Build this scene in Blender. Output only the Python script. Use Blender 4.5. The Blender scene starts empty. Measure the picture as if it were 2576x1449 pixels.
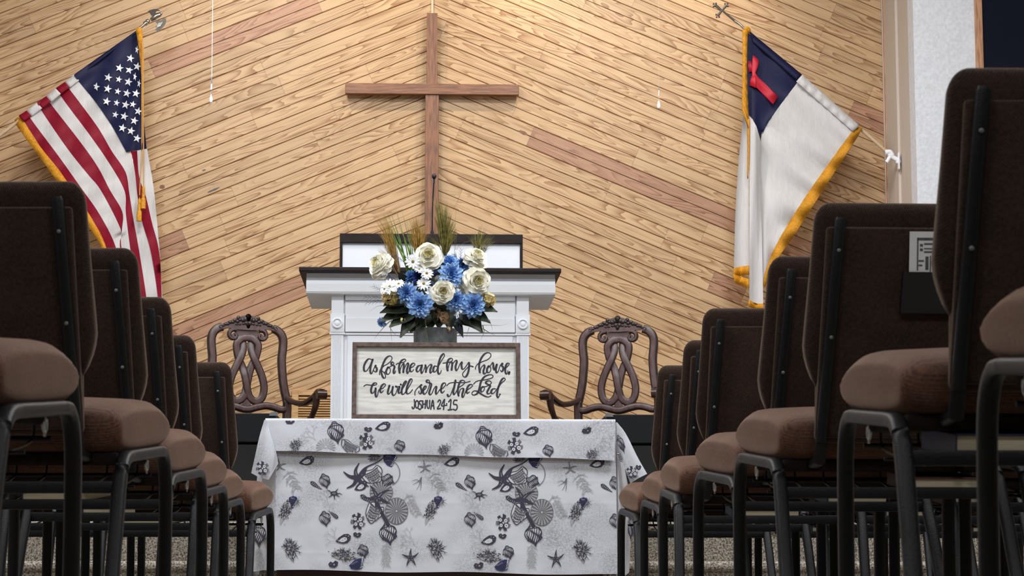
import bpy, bmesh, math, random
from mathutils import Vector, Matrix, noise as mnoise
S = bpy.context.scene
C = S.collection
random.seed(7)
PI = math.pi
# ------------------------------------------------------------------ camera
F = 5700.0                                   # focal length in pixels of the 2576 x 1449 frame
TH = math.atan(765.5 / F)                    # pitch up
PS = math.atan(244 * math.cos(TH) / F)       # turned a little right of the aisle
CZ = 0.045                                   # the phone stands almost on the floor
_s, _c, _st, _ct = math.sin(PS), math.cos(PS), math.sin(TH), math.cos(TH)
CF = Vector((_s * _ct, _c * _ct, _st)); CR = Vector((_c, -_s, 0)); CU = Vector((-_s * _st, -_c * _st, _ct))
cd = bpy.data.cameras.new('camera'); cam = bpy.data.objects.new('camera', cd); C.objects.link(cam)
cd.sensor_width = 36; cd.lens = F / 2576 * 36; cd.clip_start = 0.05; cd.clip_end = 100
cam.matrix_world = Matrix(((CR.x, CU.x, -CF.x, 0), (CR.y, CU.y, -CF.y, 0), (CR.z, CU.z, -CF.z, CZ), (0, 0, 0, 1)))
cd.dof.use_dof = True; cd.dof.focus_distance = 9.6; cd.dof.aperture_fstop = 15
S.camera = cam
# ------------------------------------------------------------------ world, lights, exposure
w = bpy.data.worlds.new('world'); S.world = w; w.use_nodes = True
w.node_tree.nodes['Background'].inputs[0].default_value = (0.9, 0.95, 1, 1)
w.node_tree.nodes['Background'].inputs[1].default_value = 0.3
S.view_settings.view_transform = 'Standard'; S.view_settings.look = 'None'
S.view_settings.exposure = 0.0; S.view_settings.gamma = 1; S.view_settings.use_curve_mapping = False

def area(name, loc, target, sx, sy, power, col):
    l = bpy.data.lights.new(name, 'AREA'); l.shape = 'RECTANGLE'; l.size = sx; l.size_y = sy; l.energy = power; l.color = col
    o = bpy.data.objects.new(name, l); C.objects.link(o); o.location = loc
    o.rotation_euler = (Vector(target) - Vector(loc)).to_track_quat('-Z', 'Y').to_euler(); return o

def spot(name, loc, target, power, col, ang=80, blend=1.0, rad=0.05):
    l = bpy.data.lights.new(name, 'SPOT'); l.energy = power; l.color = col; l.spot_size = math.radians(ang); l.spot_blend = blend
    l.shadow_soft_size = rad
    o = bpy.data.objects.new(name, l); C.objects.link(o); o.location = loc
    o.rotation_euler = (Vector(target) - Vector(loc)).to_track_quat('-Z', 'Y').to_euler(); return o

WARM = (1.0, 0.90, 0.76); COOL = (0.94, 0.97, 1.0)
for x, p in ((-2.5, 14), (-1.0, 84), (1.2, 84), (2.65, 14)):                          # wall washers over the platform
    spot('platform_wall_washer', (x, 12.5, 4.5), (x * .85, 13.9, 2.7), p, WARM, 120, rad=0.025)
for x, p in ((-0.22, 11), (0.72, 20), (1.86, 15)):                                       # added spots imitating lamp reflections in the varnished boards
    spot('board_glint_spot', (x, 13.5, 4.25), (x, 13.9, 3.75), p, WARM, 90)
area('platform_troffer', (-1.3, 10.4, 4.55), (-1.2, 11.4, 0), 1.2, 0.6, 88, COOL)
area('platform_troffer', (1.5, 10.4, 4.55), (1.4, 11.4, 0), 1.2, 0.6, 88, COOL)
area('nave_troffer_or_fill', (-1.7, 7.6, 4.4), (-1.6, 8.6, 0), 1.2, 0.6, 120, COOL)
area('nave_troffer_or_fill', (1.9, 7.6, 4.4), (1.8, 8.6, 0), 1.2, 0.6, 120, COOL)
area('nave_troffer_or_fill', (-2.2, 4.8, 4.3), (-1.6, 5.5, 0), 1.2, 0.6, 60, COOL)
area('nave_troffer_or_fill', (2.4, 4.8, 4.3), (1.8, 5.5, 0), 1.2, 0.6, 60, COOL)
area('nave_troffer_or_fill', (-1.5, 0.5, 4.5), (-1.0, 3.5, 0), 1.2, 0.6, 45, COOL)  # rear fill, added to brighten the chair backs and the bulletin
area('nave_troffer_or_fill', (1.7, 0.5, 4.5), (1.2, 3.5, 0), 1.2, 0.6, 45, COOL)  # second lamp of the added rear fill

# ------------------------------------------------------------------ helpers
def at(px, py, Y):
    """the point of depth Y seen at a pixel of the photograph"""
    d = CF + CR * ((px - 1288) / F) - CU * ((py - 724.5) / F)
    return Vector((0, 0, CZ)) + d * (Y / d.y)

def srgb(r, g, b):
    f = lambda c: (c / 255 / 12.92) if c / 255 <= 0.04045 else ((c / 255 + 0.055) / 1.055) ** 2.4
    return (f(r), f(g), f(b), 1)

def mat(name, col, rough=0.6, metal=0.0, var=0.0, vscale=20.0, bump=0.0, bscale=200.0, col2=None, spec=0.5, stretch=(1, 1, 1), sheen=0.0):
    m = bpy.data.materials.new(name); m.use_nodes = True
    n = m.node_tree.nodes; L = m.node_tree.links; b = n['Principled BSDF']
    b.inputs['Base Color'].default_value = col; b.inputs['Roughness'].default_value = rough; b.inputs['Metallic'].default_value = metal
    b.inputs['Specular IOR Level'].default_value = spec
    if sheen: b.inputs['Sheen Weight'].default_value = sheen
    tc = n.new('ShaderNodeTexCoord'); mp = n.new('ShaderNodeMapping'); mp.inputs['Scale'].default_value = stretch
    L.new(tc.outputs['Object'], mp.inputs['Vector'])
    if var or col2:
        t = n.new('ShaderNodeTexNoise'); t.inputs['Scale'].default_value = vscale; t.inputs['Detail'].default_value = 4
        L.new(mp.outputs[0], t.inputs['Vector'])
        r = n.new('ShaderNodeValToRGB'); c2 = col2 or tuple(c * (1 - var) for c in col[:3]) + (1,)
        r.color_ramp.elements[0].color = c2; r.color_ramp.elements[1].color = col
        r.color_ramp.elements[0].position = 0.36; r.color_ramp.elements[1].position = 0.64
        L.new(t.outputs['Fac'], r.inputs[0]); L.new(r.outputs[0], b.inputs['Base Color'])
    if bump:
        t2 = n.new('ShaderNodeTexNoise'); t2.inputs['Scale'].default_value = bscale; t2.inputs['Detail'].default_value = 3
        L.new(mp.outputs[0], t2.inputs['Vector'])
        bp = n.new('ShaderNodeBump'); bp.inputs['Strength'].default_value = bump; bp.inputs['Distance'].default_value = 0.004
        L.new(t2.outputs['Fac'], bp.inputs['Height']); L.new(bp.outputs[0], b.inputs['Normal'])
    return m

def obj(name, bm, mats, parent=None, smooth=None, world=None, recalc=True):
    """link a bmesh as ONE mesh object; smooth = angle in degrees; world = base of the parent when the verts are in world space"""
    if recalc: bmesh.ops.recalc_face_normals(bm, faces=bm.faces)
    me = bpy.data.meshes.new(name); bm.to_mesh(me); bm.free()
    for m in (mats if isinstance(mats, (list, tuple)) else [mats]): me.materials.append(m)
    if smooth is not None:
        me.polygons.foreach_set('use_smooth', [True] * len(me.polygons))
        if smooth < 180: me.set_sharp_from_angle(angle=math.radians(smooth))
    o = bpy.data.objects.new(name, me); C.objects.link(o)
    if parent is not None:
        o.parent = parent
        if world is not None: o.matrix_parent_inverse = Matrix.Translation(-Vector(world))
    return o

def tag(o, label, cat, group=None, kind=None):
    if label: o['label'] = label
    if cat: o['category'] = cat
    if group: o['group'] = group
    if kind: o['kind'] = kind
    return o

def thing(name, label, cat, loc=(0, 0, 0), rotz=0, group=None):
    o = bpy.data.objects.new(name, None); C.objects.link(o); o.empty_display_size = 0.05
    o.location = loc; o.rotation_euler = (0, 0, rotz)
    return tag(o, label, cat, group)

def struct(name, bm, m, smooth=None):
    o = obj(name, bm, m, None, smooth); o['kind'] = 'structure'; return o

def NB(): return bmesh.new()

def box(bm, x0, x1, y0, y1, z0, z1, bev=0.0, seg=2, mi=0):
    r = bmesh.ops.create_cube(bm, size=1)
    vs = r['verts']
    for v in vs: v.co = Vector((x0 + (v.co.x + .5) * (x1 - x0), y0 + (v.co.y + .5) * (y1 - y0), z0 + (v.co.z + .5) * (z1 - z0)))
    fs = {f for v in vs for f in v.link_faces}
    if bev:
        es = list({e for v in vs for e in v.link_edges})
        rr = bmesh.ops.bevel(bm, geom=es, offset=bev, segments=seg, affect='EDGES', profile=0.5)
        fs = {f for f in fs if f.is_valid} | {f for f in rr['faces'] if f.is_valid}
    for f in fs: f.material_index = mi
    return list({v for f in fs for v in f.verts})

def spline(pts, n=6, closed=False):
    """Catmull-Rom through the points"""
    P = [Vector(p) for p in pts]
    if len(P) < 3 and not closed: return P
    out = []; m = len(P)
    rng = range(m) if closed else range(m - 1)
    for i in rng:
        p1, p2 = P[i], P[(i + 1) % m]
        p0 = P[i - 1] if (i > 0 or closed) else p1 * 2 - p2
        p3 = P[(i + 2) % m] if (i + 2 < m or closed) else p2 * 2 - p1
        for k in range(n):
            t = k / n
            out.append(0.5 * ((2 * p1) + (p2 - p0) * t + (2 * p0 - 5 * p1 + 4 * p2 - p3) * t * t + (3 * p1 - p0 - 3 * p2 + p3) * t ** 3))
    if not closed: out.append(P[-1])
    return out

def tube(bm, pts, rx, ry=None, seg=8, ref=(0, 0, 1), square=2.0, mi=0, closed=False, taper=None):
    """sweep an elliptical (square=2) or rounded box (square=5) section; rx lies along ref x tangent, ry along ref"""
    ry = rx if ry is None else ry
    P = [Vector(p) for p in pts]; n = len(P); rings = []; ref = Vector(ref)
    for i, p in enumerate(P):
        if closed: t = P[(i + 1) % n] - P[i - 1]
        else: t = P[min(i + 1, n - 1)] - P[max(i - 1, 0)]
        t = t.normalized() if t.length > 1e-9 else Vector((0, 0, 1))
        a = t.cross(ref)
        if a.length < 1e-4: a = t.cross(Vector((1, 0.013, 0)))
        a.normalize(); b = a.cross(t).normalized()
        k = taper(i / max(1, n - 1)) if taper else 1.0
        ring = []
        for j in range(seg):
            th = 2 * PI * (j + .5) / seg; cx, sy = math.cos(th), math.sin(th)
            q = 2.0 / square
            ring.append(bm.verts.new(p + a * (rx * k * math.copysign(abs(cx) ** q, cx)) + b * (ry * k * math.copysign(abs(sy) ** q, sy))))
        rings.append(ring)
    for i in range(n if closed else n - 1):
        A, B = rings[i], rings[(i + 1) % n]
        for j in range(seg):
            f = bm.faces.new((A[j], A[(j + 1) % seg], B[(j + 1) % seg], B[j])); f.material_index = mi
    if not closed:
        f = bm.faces.new(list(reversed(rings[0]))); f.material_index = mi
        f = bm.faces.new(rings[-1]); f.material_index = mi

def lathe(bm, prof, cx, cy, seg=24, mi=0, axis='z', cz=0, cap=True):
    """profile (r, h) turned about a vertical axis, or about y when axis is y"""
    rings = []
    for r, h in prof:
        ring = []
        for j in range(seg):
            t = 2 * PI * j / seg
            ring.append(bm.verts.new((cx + r * math.cos(t), cy + r * math.sin(t), h) if axis == 'z' else (cx + r * math.cos(t), cy + h, cz + r * math.sin(t))))
        rings.append(ring)
    for A, B in zip(rings, rings[1:]):
        for j in range(seg):
            f = bm.faces.new((A[j], A[(j + 1) % seg], B[(j + 1) % seg], B[j])); f.material_index = mi
    if cap:
        for ring in (rings[0], rings[-1]):
            f = bm.faces.new(ring); f.material_index = mi

def ball(bm, c, r, sc=(1, 1, 1), u=12, v=8, mi=0, rot=None):
    M = Matrix.Translation(Vector(c)) @ (rot.to_4x4() if rot else Matrix()) @ Matrix.Diagonal((*[r * s for s in sc], 1))
    rr = bmesh.ops.create_uvsphere(bm, u_segments=u, v_segments=v, radius=1, matrix=M)
    for vv in rr['verts']:
        for f in vv.link_faces: f.material_index = mi

def prism(bm, poly, fn, d0, d1, mi=0):
    """extrude a 2-D outline: fn(a, b, d) -> point"""
    A = [bm.verts.new(fn(a, b, d0)) for a, b in poly]; B = [bm.verts.new(fn(a, b, d1)) for a, b in poly]
    n = len(poly)
    for i in range(n):
        f = bm.faces.new((A[i], A[(i + 1) % n], B[(i + 1) % n], B[i])); f.material_index = mi
    f = bm.faces.new(A[::-1]); f.material_index = mi
    f = bm.faces.new(B); f.material_index = mi

def loft(bm, lines, n=24, mis=None, sp=5, depth=None):
    """skin between polylines of pixel (x, y[, depth]) or 3-D points, each resampled to n points"""
    res = []
    for ln in lines:
        q = spline(ln, sp) if len(ln) > 2 else [Vector(p) for p in ln]
        d = [0.0]
        for a, b in zip(q, q[1:]): d.append(d[-1] + (b - a).length)
        row = []
        for i in range(n):
            t = d[-1] * i / (n - 1); k = 0
            while k < len(d) - 2 and d[k + 1] < t: k += 1
            s = (t - d[k]) / max(1e-9, d[k + 1] - d[k]); row.append(q[k].lerp(q[k + 1], min(1, max(0, s))))
        res.append(row)
    V = [[bm.verts.new(depth(p, j, i / (n - 1)) if depth else p) for i, p in enumerate(row)] for j, row in enumerate(res)]
    for j in range(len(V) - 1):
        for i in range(n - 1):
            f = bm.faces.new((V[j][i], V[j][i + 1], V[j + 1][i + 1], V[j + 1][i])); f.material_index = mis[j] if mis else 0
    return V

def solid(o, t, off=0.0):
    m = o.modifiers.new('thickness', 'SOLIDIFY'); m.thickness = t; m.offset = off; return o

# ------------------------------------------------------------------ materials
M = {}
M['white_paint'] = mat('white_paint', srgb(226, 228, 233), 0.6, var=0.02, vscale=6, spec=0.2)
M['dark_wood'] = mat('dark_wood', srgb(34, 22, 20), 0.55, col2=srgb(20, 13, 12), vscale=9, stretch=(1.5, 8, 14), spec=0.25)
M['throne_wood'] = mat('throne_wood', srgb(102, 82, 82), 0.34, col2=srgb(82, 63, 62), vscale=16, stretch=(3, 3, 1))
M['throne_dark'] = mat('throne_dark', srgb(52, 38, 37), 0.32, col2=srgb(36, 26, 26), vscale=40)
M['arm_wood'] = mat('arm_wood', srgb(64, 42, 36), 0.28, col2=srgb(44, 28, 24), vscale=18)
M['cross_wood'] = mat('cross_wood', srgb(142, 94, 62), 0.45, col2=srgb(104, 66, 42), vscale=8, stretch=(10, 10, 1.2))
M['crossbeam_wood'] = mat('crossbeam_wood', srgb(142, 94, 62), 0.45, col2=srgb(104, 66, 42), vscale=8, stretch=(1.2, 10, 12))
M['table_wood'] = mat('table_wood', srgb(74, 48, 38), 0.4, col2=srgb(50, 32, 26), vscale=8, stretch=(1, 6, 12))
M['black_metal'] = mat('black_metal', srgb(19, 20, 24), 0.42, col2=srgb(8, 8, 10), vscale=420, bump=0.3, bscale=420, spec=0.28)
M['black_plastic'] = mat('black_plastic', srgb(24, 25, 27), 0.5, var=0.2, vscale=60)
M['chrome'] = mat('chrome', (0.45, 0.45, 0.47, 1), 0.25, 1.0)
M['silver'] = mat('silver', (0.62, 0.58, 0.52, 1), 0.22, 1.0, var=0.4, vscale=60)
M['pewter'] = mat('pewter', (0.085, 0.072, 0.06, 1), 0.4, 0.25, var=0.2, vscale=60)
M['wall_texture'] = mat('wall_texture', srgb(226, 227, 232), 0.9, bump=1.0, bscale=40, var=0.12, vscale=55)
M['beige_panel'] = mat('beige_panel', srgb(205, 192, 180), 0.8, var=0.05, vscale=14, stretch=(1, 6, 0.6))
M['plain_wall'] = mat('plain_wall', srgb(215, 212, 206), 0.9, var=0.03, vscale=3)
M['ceiling'] = mat('ceiling', srgb(225, 222, 214), 0.9, var=0.03, vscale=3)
M['carpet'] = mat('carpet', srgb(178, 168, 154), 0.97, col2=srgb(76, 70, 64), vscale=130, bump=1.0, bscale=260, spec=0.1)
M['trim_wood'] = mat('trim_wood', srgb(196, 150, 116), 0.5, col2=srgb(160, 112, 80), vscale=10, stretch=(8, 8, 1))
M['tan_strip'] = mat('tan_strip', srgb(214, 190, 160), 0.6, var=0.06, vscale=10)
M['vent_wood'] = mat('vent_wood', srgb(206, 168, 118), 0.55, col2=srgb(178, 136, 88), vscale=10, stretch=(1.5, 8, 10))
M['navy_screen'] = mat('navy_screen', srgb(20, 23, 36), 0.85, spec=0.1, var=0.1, vscale=4)
M['gold'] = mat('gold_fringe', srgb(232, 164, 10), 0.6, col2=srgb(176, 110, 4), vscale=120, stretch=(3, 3, 0.6), bump=0.6, bscale=200)
M['cord'] = mat('gold_cord', srgb(214, 156, 72), 0.55, var=0.3, vscale=200)
M['navy'] = mat('flag_navy', srgb(19, 22, 60), 0.6, var=0.15, vscale=8, stretch=(6, 6, 1), spec=0.25)
M['red'] = mat('flag_red', srgb(134, 2, 36), 0.6, var=0.15, vscale=8, stretch=(6, 6, 1), spec=0.25)
M['flag_white'] = mat('flag_white', srgb(203, 199, 198), 0.6, var=0.06, vscale=8, stretch=(6, 6, 1), bump=0.5, bscale=16)
M['star'] = mat('flag_star', srgb(232, 234, 238), 0.6, var=0.02)
M['cross_red'] = mat('flag_cross_red', srgb(190, 8, 40), 0.55, var=0.08)
M['pole_wood'] = mat('pole_wood', srgb(206, 176, 142), 0.5, var=0.15, vscale=20, stretch=(1, 1, 6))
M['white_plastic'] = mat('white_plastic', srgb(238, 240, 246), 0.35, var=0.02)
M['paper'] = mat('paper', srgb(238, 239, 242), 0.8, var=0.04, vscale=40)
M['paper_ink'] = mat('paper_ink', srgb(98, 100, 104), 0.8, var=0.3, vscale=60)
M['page'] = mat('page_edges', srgb(212, 200, 172), 0.85, var=0.2, vscale=10, stretch=(1, 1, 60))
M['book_blue'] = mat('book_cover_navy', srgb(24, 28, 62), 0.5, var=0.2, vscale=60)
M['book_red'] = mat('book_cover_brown', srgb(74, 40, 30), 0.5, var=0.2, vscale=60)
M['sign_frame'] = mat('sign_frame', srgb(104, 84, 76), 0.6, col2=srgb(70, 54, 48), vscale=9, stretch=(6, 8, 6))
M['ink'] = mat('sign_ink', srgb(36, 32, 46), 0.6, var=0.1)
M['dark_lining'] = mat('dark_lining', srgb(34, 26, 23), 0.95, var=0.3, vscale=120, spec=0.1)
M['screen_cloth'] = mat('grille_cloth', srgb(15, 15, 17), 0.8, var=0.2, vscale=200)
M['monitor_body'] = mat('monitor_body', srgb(16, 18, 21), 0.7, spec=0.25, bump=0.3, bscale=300, var=0.15, vscale=100)
M['monitor_cap'] = mat('monitor_cap', srgb(112, 114, 116), 0.5, var=0.15, vscale=80)

def fabric(name, c1, c2, rib=0.0, weave=0.0):
    m = bpy.data.materials.new(name); m.use_nodes = True; n = m.node_tree.nodes; L = m.node_tree.links; b = n['Principled BSDF']
    b.inputs['Roughness'].default_value = 0.95; b.inputs['Specular IOR Level'].default_value = 0.15
    b.inputs['Sheen Weight'].default_value = 0.25; b.inputs['Sheen Roughness'].default_value = 0.5; b.inputs['Sheen Tint'].default_value = (0.9, 0.65, 0.5, 1)
    tc = n.new('ShaderNodeTexCoord'); sp = n.new('ShaderNodeSeparateXYZ'); L.new(tc.outputs['Object'], sp.inputs[0])
    def mth(op, a, bb=None):
        q = n.new('ShaderNodeMath'); q.operation = op
        for i, v in enumerate((a, bb)):
            if v is None: continue
            if isinstance(v, (int, float)): q.inputs[i].default_value = v
            else: L.new(v, q.inputs[i])
        return q.outputs[0]
    d = mth('SUBTRACT', sp.outputs[2], sp.outputs[1])
    wv = mth('SINE', mth('MULTIPLY', d, 2 * PI / 0.0062))
    wx = mth('SINE', mth('MULTIPLY', sp.outputs[0], 2 * PI / 0.0055))
    t = n.new('ShaderNodeTexNoise'); t.inputs['Scale'].default_value = 190; t.inputs['Detail'].default_value = 2
    L.new(tc.outputs['Object'], t.inputs['Vector'])
    t2 = n.new('ShaderNodeTexNoise'); t2.inputs['Scale'].default_value = 9; L.new(tc.outputs['Object'], t2.inputs['Vector'])
    v = mth('ADD', mth('MULTIPLY', wv, rib), mth('MULTIPLY', mth('MULTIPLY', wx, wv), weave))
    v = mth('ADD', mth('ADD', v, mth('MULTIPLY', mth('SUBTRACT', t.outputs['Fac'], 0.5), 0.9)), mth('ADD', 0.25, mth('MULTIPLY', t2.outputs['Fac'], 0.5)))
    r = n.new('ShaderNodeValToRGB'); r.color_ramp.elements[0].color = c2; r.color_ramp.elements[1].color = c1
    r.color_ramp.elements[0].position = 0.25; r.color_ramp.elements[1].position = 0.75
    L.new(v, r.inputs[0]); L.new(r.outputs[0], b.inputs['Base Color'])
    bp = n.new('ShaderNodeBump'); bp.inputs['Strength'].default_value = 0.5; bp.inputs['Distance'].default_value = 0.0015
    L.new(v, bp.inputs['Height']); L.new(bp.outputs[0], b.inputs['Normal'])
    return m
M['seat_fabric'] = fabric('seat_fabric', srgb(98, 67, 53), srgb(62, 42, 34), rib=0.13)
M['back_fabric'] = fabric('back_fabric', srgb(64, 48, 42), srgb(32, 24, 21), weave=0.3)

def pine():
    m = bpy.data.materials.new('pine_boards'); m.use_nodes = True; n = m.node_tree.nodes; L = m.node_tree.links; b = n['Principled BSDF']
    b.inputs['Roughness'].default_value = 0.42; b.inputs['Specular IOR Level'].default_value = 0.35
    uv = n.new('ShaderNodeUVMap'); uv.uv_map = 'UVMap'; at_ = n.new('ShaderNodeAttribute'); at_.attribute_name = 'tone'
    sep = n.new('ShaderNodeSeparateColor'); L.new(at_.outputs['Color'], sep.inputs[0])
    mp = n.new('ShaderNodeMapping'); mp.inputs['Scale'].default_value = (0.95, 9.0, 1); L.new(uv.outputs[0], mp.inputs[0])
    t = n.new('ShaderNodeTexNoise'); t.inputs['Scale'].default_value = 1.0; t.inputs['Detail'].default_value = 2.5; t.inputs['Roughness'].default_value = 0.45; t.inputs['Distortion'].default_value = 0.3
    L.new(mp.outputs[0], t.inputs['Vector'])
    k = n.new('ShaderNodeMath'); k.operation = 'MULTIPLY'; k.inputs[1].default_value = 18; L.new(t.outputs['Fac'], k.inputs[0])
    fr = n.new('ShaderNodeMath'); fr.operation = 'FRACT'; L.new(k.outputs[0], fr.inputs[0])          # growth rings: slow rise, sharp late wood
    pw = n.new('ShaderNodeMath'); pw.operation = 'POWER'; pw.inputs[1].default_value = 2.2; L.new(fr.outputs[0], pw.inputs[0])
    mp2 = n.new('ShaderNodeMapping'); mp2.inputs['Scale'].default_value = (6, 330, 1); L.new(uv.outputs[0], mp2.inputs[0])
    t2 = n.new('ShaderNodeTexNoise'); t2.inputs['Scale'].default_value = 1; t2.inputs['Detail'].default_value = 3; L.new(mp2.outputs[0], t2.inputs['Vector'])
    mp3 = n.new('ShaderNodeMapping'); mp3.inputs['Scale'].default_value = (1.6, 6, 1); mp3.inputs['Location'].default_value = (7, 3, 0); L.new(uv.outputs[0], mp3.inputs[0])
    t3 = n.new('ShaderNodeTexNoise'); t3.inputs['Scale'].default_value = 1; L.new(mp3.outputs[0], t3.inputs['Vector'])
    r3 = n.new('ShaderNodeMapRange'); r3.inputs[1].default_value = 0.30; r3.inputs[2].default_value = 0.54; L.new(t3.outputs['Fac'], r3.inputs[0])
    gs = n.new('ShaderNodeMath'); gs.operation = 'MULTIPLY'; L.new(pw.outputs[0], gs.inputs[0]); L.new(r3.outputs[0], gs.inputs[1])   # figured only in places
    g2 = n.new('ShaderNodeMath'); g2.operation = 'MULTIPLY_ADD'; L.new(t2.outputs['Fac'], g2.inputs[0]); g2.inputs[1].default_value = 0.35; L.new(gs.outputs[0], g2.inputs[2])
    A = n.new('ShaderNodeMix'); A.data_type = 'RGBA'; A.inputs[6].default_value = srgb(208, 175, 134); A.inputs[7].default_value = srgb(154, 113, 74)
    L.new(g2.outputs[0], A.inputs[0])
    B = n.new('ShaderNodeMix'); B.data_type = 'RGBA'; B.inputs[6].default_value = srgb(184, 138, 110); B.inputs[7].default_value = srgb(136, 90, 68)
    L.new(g2.outputs[0], B.inputs[0])
    R = n.new('ShaderNodeMix'); R.data_type = 'RGBA'; L.new(sep.outputs[1], R.inputs[0]); L.new(A.outputs[2], R.inputs[6]); L.new(B.outputs[2], R.inputs[7])
    H = n.new('ShaderNodeHueSaturation'); L.new(R.outputs[2], H.inputs['Color']); L.new(sep.outputs[0], H.inputs['Value'])
    K = n.new('ShaderNodeMix'); K.data_type = 'RGBA'; L.new(sep.outputs[2], K.inputs[0]); L.new(H.outputs[0], K.inputs[6]); K.inputs[7].default_value = srgb(128, 92, 64)
    L.new(K.outputs[2], b.inputs['Base Color'])
    return m
M['pine'] = pine()

def cloth_mat():
    m = bpy.data.materials.new('printed_cloth'); m.use_nodes = True; n = m.node_tree.nodes; L = m.node_tree.links; b = n['Principled BSDF']
    b.inputs['Roughness'].default_value = 0.8
    tc = n.new('ShaderNodeTexCoord')
    t = n.new('ShaderNodeTexNoise'); t.inputs['Scale'].default_value = 5.5; t.inputs['Detail'].default_value = 1; L.new(tc.outputs['Object'], t.inputs['Vector'])
    t2 = n.new('ShaderNodeTexNoise'); t2.inputs['Scale'].default_value = 170; t2.inputs['Detail'].default_value = 3; t2.inputs['Roughness'].default_value = 0.7; L.new(tc.outputs['Object'], t2.inputs['Vector'])
    mr = n.new('ShaderNodeMapRange'); mr.inputs[1].default_value = 0.42; mr.inputs[2].default_value = 0.64; L.new(t.outputs['Fac'], mr.inputs[0])
    mr2 = n.new('ShaderNodeMapRange'); mr2.inputs[1].default_value = 0.36; mr2.inputs[2].default_value = 0.66; L.new(t2.outputs['Fac'], mr2.inputs[0])
    mu = n.new('ShaderNodeMath'); mu.operation = 'MULTIPLY'; L.new(mr.outputs[0], mu.inputs[0]); L.new(mr2.outputs[0], mu.inputs[1])
    mx = n.new('ShaderNodeMix'); mx.data_type = 'RGBA'; L.new(mu.outputs[0], mx.inputs[0]); mx.inputs[6].default_value = srgb(212, 214, 222); mx.inputs[7].default_value = srgb(160, 161, 168)
    L.new(mx.outputs[2], b.inputs['Base Color'])
    t3 = n.new('ShaderNodeTexNoise'); t3.inputs['Scale'].default_value = 7; t3.inputs['Detail'].default_value = 2; L.new(tc.outputs['Object'], t3.inputs['Vector'])
    bp = n.new('ShaderNodeBump'); bp.inputs['Strength'].default_value = 0.35; bp.inputs['Distance'].default_value = 0.02; L.new(t3.outputs['Fac'], bp.inputs['Height']); L.new(bp.outputs[0], b.inputs['Normal'])
    return m
M['cloth'] = cloth_mat()
M['ink_dark'] = mat('print_dark', srgb(66, 62, 80), 0.8, var=0.35, vscale=300)
M['ink_gray'] = mat('print_gray', srgb(120, 118, 124), 0.8, var=0.3, vscale=300)
M['ink_pale'] = mat('print_pale', srgb(176, 177, 182), 0.8, var=0.15, vscale=300)
M['ink_blue'] = mat('print_blue', srgb(48, 54, 104), 0.8, var=0.3, vscale=200)
M['ink_white'] = mat('print_white', srgb(210, 212, 220), 0.8, var=0.05, vscale=200)
M['sign_board'] = mat('sign_board', srgb(222, 220, 214), 0.75, col2=srgb(196, 195, 191), vscale=9, stretch=(1.2, 1, 10))
# ------------------------------------------------------------------ the room
WY = 13.9; XC = 0.088; XL = -2.776; XR = 2.952; FY = 13.08; FZ = 0.537   # panelled wall, its middle, return walls, front walls, platform height
HX = 6.4; SL = math.tan(math.radians(22.6))
def roof(x): return 5.45 - abs(x - XC) * SL

def clip(poly, a, b, c):
    """keep a*x + b*y <= c"""
    out = []
    for i, p in enumerate(poly):
        q = poly[(i + 1) % len(poly)]; dp = a * p[0] + b * p[1] - c; dq = a * q[0] + b * q[1] - c
        if dp <= 0: out.append(p)
        if (dp < 0 < dq) or (dq < 0 < dp):
            t = dp / (dp - dq); out.append((p[0] + (q[0] - p[0]) * t, p[1] + (q[1] - p[1]) * t))
    return out

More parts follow.
